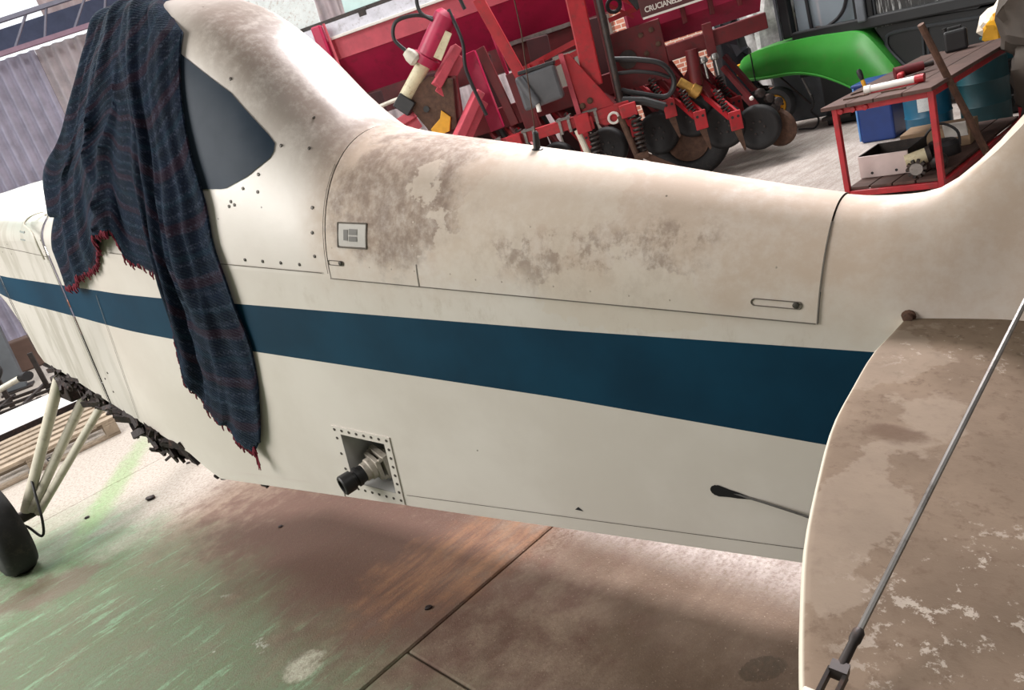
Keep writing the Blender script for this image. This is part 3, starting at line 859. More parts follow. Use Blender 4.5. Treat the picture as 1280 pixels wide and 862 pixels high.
# undercarriage
def gear(side):
    hub = Vector((4.02, side * .72, -.565))
    tops = [((3.66, .385, .19), .028), ((3.62, .30, .08), .025), ((3.53, .27, .03), .022)]
    ends = [(4.0, .70, -.55), (3.97, .68, -.55), (3.95, .665, -.575)]
    for (t, r_), e in zip(tops, ends):
        MB().cyl((t[0], side * t[1], t[2]), (e[0], side * e[1], e[2]), r_, n=14).build('gear_strut', STRUTW, plane)
    MB().box((3.64, side * .33, .14), (.16, .16, .12)).build('gear_fitting', DARKJUNK, plane, 0, .01)
    MB().cyl((4.0, side * .66, -.575), (4.05, side * .86, -.60), .032, n=14).build('wheel_axle', IRON, plane)
    w = MB(); c = Vector((4.06, side * .84, -.60)); axd = Vector((.06, 1, 0)).normalized()
    prof = []
    for i in range(22):
        t = 2 * math.pi * i / 22
        pr = .205 + .072 * math.copysign(abs(math.cos(t)) ** .7, math.cos(t)); pz = .085 * math.copysign(abs(math.sin(t)) ** .75, math.sin(t))
        if math.cos(t) > .6 and i % 2: pr -= .006
        prof.append((pr, pz))
    w.torus(c, axd, .2, .07, 48, prof=prof); wh = w.build('main_wheel_tyre', RUBBER, plane, 50)
    MB().lathe(c - axd * .07, axd, [(0, .05), (.005, .13), (.02, .135), (.04, .10), (.10, .10), (.12, .135), (.135, .13), (.14, .05)], 24).build('wheel_hub', STRUTW, wh)
    MB().path([(3.93, side * .62, -.32), (3.86, side * .66, -.42), (3.80, side * .70, -.55), (3.86, side * .72, -.66), (3.98, side * .74, -.62), (4.04, side * .80, -.60)], .007, 8, sub=6).build('brake_hose', BLACK, plane)
    MB().torus((3.85, side * .52, -.28), (.1, .3, -.9), .022, .004, 14, 6).build('hose_clip', BLACK, plane)
gear(1); gear(-1)

# open wing-root bay: frame tubes and torn edge under the cut side skin
for side in (1, -1):
    for off in (.02, .10):
        MB().path([(a, side * (half_width(a) - .04 - off), bottom(a) - .01 - off * .6) for a in frange(2.4, 3.62, .15)], .014, 8).build('frame_tube', DARKJUNK, plane)
for a in (2.55, 2.85, 3.2, 3.5):
    MB().cyl((a, .39, bottom(a) + .02), (a, -.39, bottom(a) + .02), .014, n=8).build('cross_tube', DARKJUNK, plane)
b_ = MB(); rnd = random.Random(3)
def edge(a, dz=0., dl=0.): return Vector((a, half_width(a) - .012 + dl, bottom(a) + dz))
for i in range(190):                                   # bent strips and rags of skin hanging along the cut edge
    a = rnd.uniform(2.42, 3.60); th = (.085 + .06 * math.exp(-((a - 2.72) / .16) ** 2) + .05 * math.exp(-((a - 3.35) / .2) ** 2)) * sm(a, 2.4, 2.52)
    dz = -rnd.random() ** 1.2 * th; L = rnd.uniform(.03, .13); sl = (bottom(min(a + .05, 3.6)) - bottom(a - .05)) / .1
    tilt = -math.atan(sl) + rnd.gauss(0, .35)
    b_.box(edge(a, dz, rnd.uniform(-.03, .015)), (L, rnd.uniform(.004, .02), rnd.uniform(.008, .035)), Matrix.Rotation(rnd.uniform(-.5, .5), 3, 'X') @ Matrix.Rotation(tilt, 3, 'Y') @ Matrix.Rotation(rnd.uniform(-.5, .5), 3, 'Z'))
st_ = [2.40 + i * .025 for i in range(49)]                # ragged strip of torn skin under the cut
b_.grid([[edge(a, .01, -.004), edge(a, -.3 * w_, -.006), edge(a, -w_, -.01)] for a, w_ in [(a, (.045 + .05 * math.exp(-((a - 2.74) / .14) ** 2) + .045 * rnd.random()) * sm(a, 2.40, 2.5)) for a in st_]])
for i in range(46):                                    # tubes and rods of the bare fittings
    a = rnd.uniform(2.6, 3.6); p = edge(a, -rnd.uniform(0, .11), -.02)
    b_.cyl(p, p + Vector((rnd.uniform(-.09, .09), rnd.uniform(-.06, .02), rnd.uniform(-.06, .02))), rnd.uniform(.005, .015), n=7)
for i in range(10):
    b_.ball(edge(rnd.uniform(2.5, 3.5), -rnd.uniform(.0, .05), .0), rnd.uniform(.012, .026), 8)
b_.prism([edge(2.86, .0, -.03), edge(2.56, .0, -.03), edge(2.585, -.10, -.03), edge(2.64, -.125, -.03), edge(2.82, -.085, -.03)], (0, -.006, 0))
for i in range(9):
    a = rnd.uniform(2.02, 2.40)
    if 2.12 < a < 2.3: continue
    b_.box((a, half_width(a) - .01, bottom(a) - .004), (rnd.uniform(.02, .05), .012, rnd.uniform(.008, .022)), Matrix.Rotation(rnd.uniform(-.6, .6), 3, 'Y'))
b_.build('torn_wing_root_trim', DARKJUNK, plane, 30, kind='stuff')
MB().bar((3.17, .41, .26), (3.12, .41, .14), .02, .01, (0, 1, 0)).build('bay_bracket', STRUTW, plane, 0)
b_ = MB(); b_.grid([[(a, q, bottom(a) + .06) for q in (-.36, 0, .36)] for a in frange(2.42, 3.6, .2)]); b_.build('bay_floor', DARKJUNK, plane)

# ------------------------------------------------------------------ blanket over the cockpit
def polyfun(pts, us=None):
    if us is None:
        us = [0]
        for p, q in zip(pts, pts[1:]): us.append(us[-1] + math.hypot(p[0] - q[0], p[1] - q[1]))
        us = [u / us[-1] for u in us]
    def f(t): return (hermite(t, list(zip(us, [p[0] for p in pts]))), hermite(t, list(zip(us, [p[1] for p in pts]))))
    return f
fL = polyfun([(2.50, 1.70), (2.545, 1.595), (2.61, 1.49), (2.70, 1.385), (2.83, 1.28), (2.885, 1.14), (2.895, .983), (2.90, .90)])
fR = polyfun([(1.98, 1.70), (1.955, 1.519), (1.924, 1.379), (1.877, 1.208), (1.875, 1.079), (1.857, .971), (1.852, .796), (1.85, .672), (1.889, .471), (1.944, .303), (1.982, .255)])
fT = polyfun([(2.50, 1.70), (2.24, 1.72), (1.98, 1.70)])
fH = polyfun([(2.90, .90), (2.885, .835), (2.83, .835), (2.75, .885), (2.64, .925), (2.578, .973), (2.474, 1.064), (2.384, 1.100), (2.350, .99), (2.228, .929), (2.227, .755), (2.227, .519), (2.157, .37), (2.05, .27), (1.995, .238), (1.982, .255)],
             [0, .05, .09, .15, .21, .26, .33, .39, .44, .50, .60, .70, .81, .92, .965, 1])
NU, NV, NTOP = 110, 120, 22
def bl_skin(a, b):
    if b > 1.12: return max(skin(min(a, 2.42), min(b, 1.72)), skin(a, b))
    return skin(a, b)
def fold(u, v):
    q = u + .02 * math.sin(7 * v + 5 * u)
    f = .012 * math.sin(2 * math.pi * (3.6 * q + .35 * math.sin(2.4 * v + 1))) + .004 * math.sin(2 * math.pi * (11 * q - 1.6 * v))
    f += .020 * math.exp(-((u - .58 - .12 * v) / .035) ** 2) + .018 * math.exp(-((u - .30 + .1 * v) / .03) ** 2) + .022 * math.exp(-((u - .80) / .04) ** 2) * sm(v, .15, .5)
    for c_, sl, hgt, v0 in ((.10, .05, .016, -.1), (.22, .16, .020, 0.), (.44, -.10, .022, .05), (.68, .10, .018, .2), (.90, -.06, .014, .1)):
        f += hgt * math.exp(-abs(u - c_ - sl * v) / .012) * sm(v, v0, v0 + .2)
    f += .010 * mnoise.noise(Vector((u * 7, v * 6, 2.)))
    return f * (.45 + .75 * v)
cz = random.Random(5)
verts = []; uvs = []
us = [i / NU for i in range(NU + 1)]
for j in range(-NTOP, NV + 1):
    v = max(0, j) / NV
    for i, u in enumerate(us):
        if j >= 0:
            vv = v
            L, Rr, T, Hh = fL(vv), fR(vv), fT(u), fH(u)
            ab = [(1 - u) * L[k] + u * Rr[k] + (1 - vv) * T[k] + vv * Hh[k] - ((1 - u) * (1 - vv) * (2.50, 1.70)[k] + u * (1 - vv) * (1.98, 1.70)[k] + (1 - u) * vv * (2.90, .90)[k] + u * vv * (1.982, .255)[k]) for k in (0, 1)]
            a, b = ab
            l = bl_skin(a, b) + .016 + max(-.010, fold(u, vv)) + .02 * sm(1.15, 1.3, 1.0) * 0
            if vv > .97: b += .006 * math.sin(u * 260) + .004 * math.sin(u * 97)
            verts.append((a, l, b)); uvs.append((u, .18 + .82 * v))
        else:
            T = fT(u); t = -j / NTOP
            aa = min(T[0], 2.42)
            lo, hi = 0., 1.
            for _ in range(20):
                md = (lo + hi) / 2
                if upper(aa, md)[1] < T[1]: lo = md
                else: hi = md
            tt = lo + (1 - lo + .06) * t
            sgn = 1
            if tt > 1: tt = 2 - tt; sgn = -1
            l, b = upper(aa, tt)
            k = .016 + max(-.010, fold(u, 0.)) * (1 - .3 * t)
            verts.append((T[0] + (.03 * (1 - u) + .30 * u * u) * t, sgn * l + k * (1 - sm(t, .3, .9)), b + k * sm(t, .0, .5))); uvs.append((u, .18 * (1 - t)))
W1 = NU + 1; faces = []
for j in range(NTOP + NV):
    for i in range(NU):
        faces.append((j * W1 + i, (j + 1) * W1 + i, (j + 1) * W1 + i + 1, j * W1 + i + 1))
me = bpy.data.meshes.new('blanket'); me.from_pydata([mw @ Vector(p) for p in verts], [], faces)
uvl = me.uv_layers.new(name='UVMap')
for lp in me.loops: uvl.data[lp.index].uv = uvs[lp.vertex_index]
blanket = link('blanket', me, BLANKET, None, 80)
tag(blanket, 'dark navy woven blanket with maroon stripes draped over the cockpit', 'blanket')
sd = blanket.modifiers.new('thick', 'SOLIDIFY'); sd.thickness = .007; sd.offset = 1
# red woollen fringe along the torn hem
b_ = MB(); rnd = random.Random(11)
base = (NTOP + NV) * W1
for i in range(0, NU):
    u = i / NU
    dens = 3 if (.03 < u < .46) else (1 if u < .9 else 3)
    for q in range(dens):
        p = Vector(verts[base + i]).lerp(Vector(verts[base + i + 1]), rnd.random())
        d = Vector((rnd.uniform(-.5, .5), rnd.uniform(-.1, .3), -1)).normalized() * rnd.uniform(.008, .03)
        b_.path([mw @ (p + Vector((0, .004, .006))), mw @ (p + d * .5 + Vector((rnd.uniform(-.004, .004), .005, 0))), mw @ (p + d)], lambda t: .0042 * (1 - .5 * t), 5)
for i in range(10):
    p = Vector(verts[base + int(.985 * NU)]); b_.path([mw @ (p + Vector((rnd.uniform(-.01, .01), 0, .01))), mw @ (p + Vector((rnd.uniform(-.03, .0), .01, -.03 - .05 * rnd.random())))], .0018, 4)
b_.build('fringe', FRINGE, blanket, 60, kind='stuff')

# ------------------------------------------------------------------ red seed drill behind the aeroplane
drill = empty('seed_drill', (0, 9.3, 0), math.atan2(-.218, .976), 'large red and maroon seed drill standing behind the airplane', 'seeder')
D = drill
# grain hopper: vertical upper band, inward sloping lower wall
HX0, HX1 = -3.6, 2.35
b_ = MB(); prof = [(.95, 2.80), (.95, 2.56), (1.30, 2.10), (1.9, 2.10), (2.2, 2.56), (2.2, 2.80)]
b_.prism([(HX0, y, z) for y, z in prof], (HX1 - HX0, 0, 0)); b_.build('hopper', MAROON, D, 20)
MB().box(((HX0 + HX1) / 2, .935, 2.68), (HX1 - HX0 + .02, .03, .24)).build('hopper_band', PINK_RED, D, 0)
MB().box(((HX0 + HX1) / 2, .91, 2.815), (HX1 - HX0 + .04, .06, .035)).build('white_edge_rail', WHITE, D, 0, .005)
b_ = MB(); b_.prism([(HX0, y, z) for y, z in ((.93, 2.835), (.96, 3.0), (1.35, 3.04), (1.35, 2.8))], (HX1 - HX0, 0, 0)); b_.build('galvanised_cover', GALV, D, 20)
MB().box(((HX0 + HX1) / 2, 1.05, 3.03), (HX1 - HX0, .06, .05)).build('hinge_bar', IRON, D, 0)
for x0, x1, mt in ((-3.5, -1.33, SPECK), (-.98, 2.2, plain('mint_lid_sheet', srgb(190, 216, 212), .6, 0, .1, 9))):
    b_ = MB(); b_.bar(((x0 + x1) / 2, 1.12, 3.06), ((x0 + x1) / 2, 1.30, 3.95), x1 - x0, .035, (0, 1, 0)); lid = b_.build('hopper_lid', mt, D, 0, .008)
for x in (-1.62, -.72, .4, 1.5):
    b_ = MB(); b_.box((x, .97, 2.98), (.10, .04, .07)); b_.cyl((x - .06, .98, 3.02), (x + .06, .98, 3.02), .02, n=8); b_.build('lid_hinge', IRON, D, 30)
for x in (-2.9, -1.31, .1, 1.6):
    if x > -.5: continue
    b_ = MB(); b_.bar((x, .84, 3.0), (x, .88, 1.6), .13, .12, (0, 1, 0)); rb = b_.build('hopper_rib', MAROON, D, 0, .02)
    MB().cyl((x + .10, .84, 3.0), (x + .12, .86, 1.6), .018, n=8).build('rib_rod', PINK_RED, rb)
MB().box((1.28, 1.28, 2.10), (.9, .10, .05)).build('grey_gutter', STEEL, D, 0)
MB().box((-.5, 1.6, 1.95), (4.6, .6, .3)).build('under_hopper_shade', DARK_RED, D, 0)  # added dark box standing in for the shade under the hopper
MB().path([(-1.2, .5, 1.83), (-.6, .42, 1.87), (.05, .35, 1.90)], .025, 8).build('front_pipe', STRUTW, D)
# hydraulic cylinder
cA, cB, cC = Vector((.53, -.3, 2.54)), Vector((.10, -.3, 2.117)), Vector((-.27, -.3, 1.80))
cd = (cB - cA).normalized()
b_ = MB(); b_.lathe(cA, cd, [(0, .08), (.05, .125), ((cB - cA).length - .10, .125), ((cB - cA).length - .09, .15), ((cB - cA).length, .15), ((cB - cA).length + .005, .10)], 20)
cyl = b_.build('lift_cylinder', MAROON, D)
MB().cyl(cB, cC, .082, n=16).build('cylinder_rod', CREAM, cyl)
MB().box(cC + Vector((.03, 0, -.02)), (.17, .2, .2), Matrix.Rotation(R(-40), 3, 'Y')).build('rod_clevis', BLACK, cyl, 0, .01)
MB().box(cA.lerp(cB, .55) + Vector((.085, -.085, -.075)), (.10, .02, .30), Matrix.Rotation(R(42), 3, 'Y')).build('cylinder_sticker', CREAM, cyl, 0)
MB().lathe((-.02, -.42, 2.29), (.25, 0, -.4), [(0, .05), (.06, .075), (.13, .075), (.16, .05)], 12).build('hose_coupling', STRUTW, cyl)
for pts in ([(-.02, -.42, 2.30), (-.10, -.43, 2.45), (-.02, -.43, 2.60), (.20, -.4, 2.60), (.36, -.36, 2.52)], [(.36, -.38, 2.50), (.26, -.42, 2.62), (.30, -.42, 2.80), (.50, -.4, 2.84), (.66, -.36, 2.74), (.72, -.34, 2.5)],
            [(.55, -.35, 2.55), (.60, -.4, 2.2), (.55, -.4, 1.9), (.62, -.4, 1.4)]):
    MB().path(pts, .02, 8, sub=6).build('hydraulic_hose', BLACK, D)
# worn link plate with the yellow end
b_ = MB(); b_.prism([(-.25, -.34, 1.84), (.12, -.34, 1.98), (.36, -.34, 1.88), (.24, -.34, 1.36), (-.06, -.34, 1.40)], (0, .05, 0)); lk = b_.build('link_plate', RUST, D, 0, .006)
b_ = MB(); b_.prism([(-.04, -.37, 1.44), (.10, -.37, 1.52), (.14, -.37, 1.60), (.22, -.37, 1.50), (.16, -.37, 1.36), (-.02, -.37, 1.34)], (0, .03, 0)); b_.build('yellow_link_end', YELLOW, lk, 0, .005)
MB().lathe((-.02, -.35, 1.66), (0, -1, 0), [(0, .035), (.008, .035)], 14).build('link_hole', BLACK, lk)
b_ = MB(); b_.prism([(.12, -.28, 1.97), (.40, -.28, 1.90), (.30, -.28, 1.25), (.10, -.28, 1.30)], (0, .1, 0)); b_.build('link_cheek', DARK_RED, D, 0, .006)
# channel arms
for p0, p1 in (((.16, -.35, 1.86), (.48, -.15, 2.18)), ((.20, -.45, 1.22), (.58, -.2, 1.66)), ((-.75, -.2, 1.52), (-.2, -.2, 1.66))):
    b_ = MB(); b_.bar(p0, p1, .17, .10); b_.bar(Vector(p0) + Vector((.02, 0, -.1)), Vector(p1) + Vector((.02, 0, -.1)), .02, .14); b_.build('channel_arm', PINK_RED, D, 0, .01)
for (p0, p1, w, mt) in (((.88, -.3, 2.56), (1.10, -.3, 1.66), .12, RED), ((1.02, -.27, 1.90), (1.12, -.27, 1.62), .10, RUST), ((.72, -.1, 2.1), (.86, -.1, 1.2), .10, DARK_RED), ((.55, .1, 2.1), (.62, .1, 1.2), .16, MAROON),
                        ((1.0, -.1, 1.75), (1.05, -.1, 1.1), .17, DARK_RED), ((.86, .2, 2.2), (.90, .2, 1.75), .04, MAROON)):
    MB().bar(p0, p1, w, w * .8, (0, 1, 0)).build('brace_bar', mt, D, 0, .008)
for p0, p1 in (((.9, .4, 1.72), (1.75, .35, 1.86)), ((.9, .35, 1.62), (1.75, .3, 1.74))):
    MB().bar(p0, p1, .06, .06).build('cross_rail', RED, D, 0)
for x in (1.0, 1.12, 1.3):
    MB().bar((x, .3, 1.78), (x + .04, .3, 1.45), .06, .05, (0, 1, 0)).build('rail_upright', RED, D, 0)
# tall mast with its steel rod, and the triangular bracket
b_ = MB(); b_.bar((1.88, -.25, 2.75), (1.83, -.25, 1.35), .20, .18, (0, 1, 0)); b_.build('mast', RED, D, 0, .015)
b_ = MB(); b_.bar((2.09, -.2, 2.75), (2.05, -.2, 1.15), .07, .12, (0, 1, 0)); b_.build('mast_channel', DARK_RED, D, 0, .008)
MB().cyl((2.12, -.36, 2.75), (2.06, -.36, 1.02), .035, n=12).build('mast_rod', IRON, D)
b_ = MB(); b_.prism([(1.58, -.40, 1.76), (1.66, -.40, 1.75), (2.04, -.40, 1.02), (1.98, -.40, .90), (1.83, -.40, .93), (1.64, -.40, 1.06)], (0, .04, 0)); gs = b_.build('triangular_bracket', RED, D, 0, .008)
b_ = MB(); b_.bar((1.575, -.42, 1.77), (1.60, -.42, 1.12), .05, .03, (0, 1, 0)); b_.build('bracket_flange', PINK_RED, gs, 0)
MB().torus((1.95, -.425, .975), (0, 1, 0), .055, .014, 20, 8).build('ring_bush', WHITE, gs)
for x, z in ((1.75, 1.22), (1.66, 1.19)): MB().lathe((x, -.40, z), (0, -1, 0), [(0, .035), (.02, .035), (.03, .02), (.05, .02)], 8).build('bracket_bolt', RUST, gs)
# grey tank with pipe and tap
b_ = MB(); b_.bar((1.06, -.5, 1.50), (1.50, -.5, 1.52), .26, .36); tk = b_.build('grey_tank', GREYBOX, D, 0, .03)
MB().box((1.30, -.5, 1.71), (.40, .24, .04)).build('tank_lid', BLACK, tk, 0, .01)
MB().cyl((1.10, -.64, 1.66), (1.22, -.66, 1.36), .045, n=12).build('tank_pipe', GREYBOX, tk)
MB().cyl((1.22, -.66, 1.36), (1.22, -.68, 1.28), .025, n=10).build('tap', WHITE, tk)
# toolbar with clamps
b_ = MB(); b_.bar((-.9, -.35, 1.05), (2.15, -.35, 1.05), .12, .12); b_.build('toolbar', RED, D, 0, .01)
for x in (.15, .62, 1.02, 1.42, 1.72):
    b_ = MB()
    for q in (-.05, .05): b_.box((x + q, -.36, 1.05), (.03, .16, .17))
    b_.cyl((x - .08, -.44, 1.12), (x + .08, -.44, 1.12), .015, n=8); b_.build('bar_clamp', STEEL if x > .5 else PINK_RED, D, 30)
for x in (.85, 1.62):
    MB().box((x, -.43, 1.02), (.16, .2, .2)).build('shank_socket', RED, D, 0, .01)
# main chassis
b_ = MB(); b_.box((2.36, .0, 1.50), (.62, .08, .62)); cp = b_.build('chassis_plate', DARK_RED, D, 0, .01)
for x, z in ((2.56, 1.72), (2.60, 1.56), (2.46, 1.50), (2.44, 1.70)): MB().lathe((x, -.04, z), (0, -1, 0), [(0, .03), (.02, .03), (.025, .015)], 6).build('plate_bolt', RUST, cp)
MB().lathe((2.25, -.04, 1.50), (0, -1, 0), [(0, .10), (.03, .10), (.035, .07)], 16).build('plate_boss', IRON, cp)
b_ = MB(); b_.bar((2.67, .05, 1.43), (3.75, .05, 1.45), .16, .17); b_.build('chassis_beam', DARK_RED, D, 0, .012)
MB().box((3.13, -.05, 1.44), (.10, .06, .34)).build('beam_collar', DARK_RED, D, 0, .006)
b_ = MB(); b_.bar((-3.4, .5, 1.3), (2.6, .4, 1.3), .2, .24); b_.build('rear_beam', DARK_RED, D, 0, .01)
# second hopper on the right with ribs, and the maker's sign
b_ = MB(); b_.prism([(2.35, y, z) for y, z in ((.25, 2.5), (.25, 1.75), (.55, 1.55), (1.1, 1.55), (1.3, 2.5))], (1.45, 0, 0)); b_.build('side_hopper', MAROON, D, 0)
for x in (2.95, 3.25, 3.55): MB().box((x, .22, 2.05), (.05, .06, .75)).build('hopper_stiffener', DARK_RED, D, 0, .006)
MB().box((3.86, .5, 1.95), (.2, .5, .5)).build('hopper_end_cap', DARK_RED, D, 0, .03)
SIGNM = plain('dark_sign_board', srgb(84, 42, 44), .6, 0, .15, 6)
rotS = Matrix.Rotation(R(2), 3, 'Y')
sg = MB().box((2.80, -.12, 1.955), (.62, .03, .19)).build('maker_sign', SIGNM, D, 0, .005)
MB().box((2.85, -.135, 1.85), (.70, .02, .022)).build('sign_strip', WHITE, sg, 0)
tx = bpy.data.curves.new('sign_text', 'FONT'); tx.body = 'CRUCIANELLI'; tx.size = .092; tx.extrude = .002; tx.offset = .0016
tx.align_x = 'CENTER'; tx.align_y = 'CENTER'; tx.space_character = .94
to = bpy.data.objects.new('tmp', tx); COL.objects.link(to)
bpy.context.view_layer.update()
tme = bpy.data.meshes.new_from_object(to.evaluated_get(bpy.context.evaluated_depsgraph_get()))
bpy.data.objects.remove(to, do_unlink=True)
to = link('sign_lettering', tme, WHITE, sg, 0)
to.rotation_euler = (R(90), 0, 0); to.location = (2.735, -.137, 1.925); to.scale = (.74, .86, 1)
# upper clutter between mast and sign
for p0, p1, w in (((2.2, .1, 2.1), (2.42, .1, 1.9), .03), ((2.25, .05, 2.2), (2.5, .05, 1.98), .04), ((2.15, .1, 1.95), (2.5, .1, 1.98), .05)):
    MB().bar(p0, p1, w, w).build('link_rod', RED, D, 0)
b_ = MB(); b_.bar((2.36, .0, 2.3), (2.52, .0, 1.98), .12, .1, (0, 1, 0)); b_.build('black_link', BLACK, D, 0, .01)
MB().torus((2.24, .02, 2.08), (0, 1, .3), .07, .022, 20, 8).build('coiled_hose', RUBBER, D)
MB().path([(2.10, -.25, 1.55), (2.35, -.3, 1.47), (2.58, -.3, 1.35), (2.66, -.28, 1.15), (2.55, -.28, 1.02), (2.3, -.3, 1.12), (2.1, -.3, 1.22)], .028, 8, sub=6).build('hydraulic_hose', BLACK, D)
MB().path([(2.08, -.35, 1.12), (2.3, -.4, 1.05), (2.5, -.42, .93)], .045, 8).build('black_tube', BLACK, D)
MB().path([(2.1, -.3, 1.40), (2.3, -.33, 1.36), (2.5, -.33, 1.28), (2.62, -.3, 1.20)], .02, 8, sub=5).build('hydraulic_hose', BLACK, D)
b_ = MB(); b_.lathe((2.72, -.15, 1.12), (.35, 0, -.35), [(0, .05), (.15, .05), (.16, .075), (.25, .075), (.27, .03)], 12); b_.build('brass_fitting', plain('dull_brass', srgb(200, 158, 84), .45, .5, .3, 20), D)
MB().cyl((2.92, -.1, 1.40), (2.90, -.1, 1.02), .07, n=12).build('brown_post', DARK_RED, D)
for x in (3.02, 3.14): MB().lathe((x, -.12, 1.26), (.02, -.1, -1), [(-.03, .03), (0, .045), (.03, .045), (.04, .016), (.2, .014)], 10).build('grease_cup', STEEL, D)

# row units: two parallel arms, blade bracket, gauge wheel, spring, press disc
def coil(c0, c1, r, turns, w=.014):
    c0, c1 = Vector(c0), Vector(c1); x, y, d = frame_of(c1 - c0); n = turns * 10
    return MB().path([c0.lerp(c1, i / n) + (x * math.cos(2 * math.pi * i / 10) + y * math.sin(2 * math.pi * i / 10)) * r for i in range(n + 1)], w, 5)
TYREM = plain('black_gauge_tyre', srgb(15, 14, 16), .7, 0, .3, 9, srgb(34, 28, 26), .5)
def row_unit(x, y0, z0, first=None):
    made = []
    T = Matrix.Translation((x, y0, z0))
    def put(mb, name, mat, par=None, ang=35, bev=0):
        for i, p in enumerate(mb.v): mb.v[i] = (p[0] + x, p[1] + y0, p[2] + z0)
        return mb.build(name, mat, par or D, ang, bev)
    b_ = MB()
    for dx in (-.05, .05): b_.bar((dx - .22, .15, .62), (dx + .06, -.30, .20), .03, .05)
    put(b_, 'parallel_arm', RED, None, 0)
    b_ = MB(); b_.box((.06, -.34, .16), (.13, .03, .20)); br = put(b_, 'blade_bracket', RED, None, 0, .006)
    for dx in (-.03, .03): put(MB().lathe((.06 + dx, -.355, .20), (0, -1, 0), [(0, .016), (.003, .016)], 8), 'bracket_hole', BLACK, br)
    b_ = MB(); b_.prism([(.02, -.335, .07), (.10, -.335, .07), (.11, -.335, -.16), (.09, -.335, -.18)], (0, .02, 0)); put(b_, 'blade', RUST, br, 0)
    b_ = MB(); prof = [(.16, -.05), (.20, -.062), (.225, -.055), (.24, -.03), (.243, 0), (.24, .03), (.225, .055), (.20, .062), (.16, .05)]
    c = Vector((.30, -.16, 0)); b_.torus(c, (.35, .94, 0), .2, .05, 36, prof=prof); wh = put(b_, 'gauge_wheel_tyre', TYREM, None, 50)
    b_ = MB(); b_.lathe(c - Vector((.35, .94, 0)) * .03, (.35, .94, 0), [(0, .03), (.0, .10), (-.02, .165), (.06, .165), (.06, .03)], 24); put(b_, 'wheel_disc', TYREM, wh)
    for q in range(6):
        a = q * math.pi / 3; xx, yy, dd = frame_of((.35, .94, 0))
        put(MB().lathe(c - dd * .03 + (xx * math.cos(a) + yy * math.sin(a)) * .07, -dd, [(0, .012), (.015, .012)], 6), 'hub_bolt', IRON, wh)
    put(coil((-.06, -.22, .52), (.0, -.26, .26), .035, 7, .009), 'spring', IRON)
    put(MB().bar((-.26, .2, .75), (-.12, .0, .40), .11, .16), 'unit_frame', DARK_RED, None, 0, .01)
    put(MB().bar((.10, .12, .70), (.34, -.10, .20), .05, .05), 'wheel_arm', DARK_RED, None, 0)
row_unit(2.50, .15, .72); row_unit(2.78, .0, .52); row_unit(3.12, -.1, .42)
for i in range(9):
    x = -1.2 + i * .52
    if x > 2.9: continue
    b_ = MB(); b_.bar((x, .75, 1.3), (x + .08, .95, .25), .34, .10, (0, 1, 0)); b_.build('gap_shade_panel', plain('shaded_dark_red', srgb(58, 16, 20), .8, 0, .4, 6) if i == 0 else bpy.data.materials['shaded_dark_red'], D, 0, .02)  # added dark panels for the unlit inside of the drill
    MB().path([(x + .22, .7, 1.75), (x + .2, .66, 1.3), (x + .28, .8, .8), (x + .26, .95, .3)], .05, 8, sub=4).build('seed_tube', BLACK, D)
for i in range(5):
    MB().bar((-.9 + i * .72, .62, 1.35), (-.86 + i * .72, .66, 2.05), .26, .06, (0, 1, 0)).build('gap_shade_plate', bpy.data.materials['shaded_dark_red'], D, 0, .01)  # added dark plates painting shade into the gaps behind the braces
row_unit(2.95, .75, .55); row_unit(2.45, .8, .6); row_unit(3.25, .55, .50)
row_unit(2.10, .3, .62); row_unit(1.5, .35, .62); row_unit(.9, .35, .62); row_unit(.3, .35, .66)
for (x, z, dx) in ((1.66, .95, .0), (2.14, .96, .0)):
    MB().box((x - .02, -.42, z + .05), (.18, .16, .14)).build('spring_head', RED, D, 0, .01)
    coil((x + .04, -.46, z - .02), (x + .02, -.46, z - .40), .05, 8, .014).build('coil_spring', IRON, D)
    MB().cyl((x - .12, -.46, z + .02), (x - .02, -.46, z - .60), .035, n=10).build('shank_rod', STRUTW if x < 2 else RUST, D)
    MB().box((x, -.46, z - .45), (.16, .10, .07)).build('spring_seat', RUST, D, 0, .006)
MB().bar((2.15, -.45, .52), (2.55, -.45, .20), .05, .07).build('press_arm', RUST, D, 0)
b_ = MB(); b_.lathe((3.60, -.22, .34), (.62, .75, .12), [(0, .05), (.02, .19), (.05, .215), (.06, .19), (.07, .05)], 28); b_.build('press_disc', RUST, D)
MB().bar((3.35, -.1, .78), (3.58, -.2, .36), .05, .05).build('disc_arm', DARK_RED, D, 0)
for x, z in ((3.5, .76), (3.58, .68), (3.62, .56), (3.66, .62)): MB().lathe((x, -.2, z), (.3, -1, 0), [(0, .05), (.06, .05), (.07, .03)], 8).build('end_fitting', IRON, D)
MB().ball((3.40, -.30, .74), .025, 8).build('grease_cap', WHITE, D)
# transport tyre standing on the floor
b_ = MB(); prof = []
for i in range(20):
    t = 2 * math.pi * i / 20; prof.append((.36 + .11 * math.copysign(abs(math.cos(t)) ** .7, math.cos(t)), .13 * math.copysign(abs(math.sin(t)) ** .7, math.sin(t))))
for x in (2.72, -2.2):
    b_ = MB(); b_.torus((x, .15, .475), (.35, .94, 0), .36, .1, 48, prof=prof); tw = b_.build('transport_tyre', RUBBER, D, 50)
    MB().lathe((x - .02, .08, .475), (.35, .94, 0), [(0, .05), (.0, .20), (-.03, .255), (.16, .255), (.16, .05)], 24).build('transport_wheel_disc', RUST, tw)

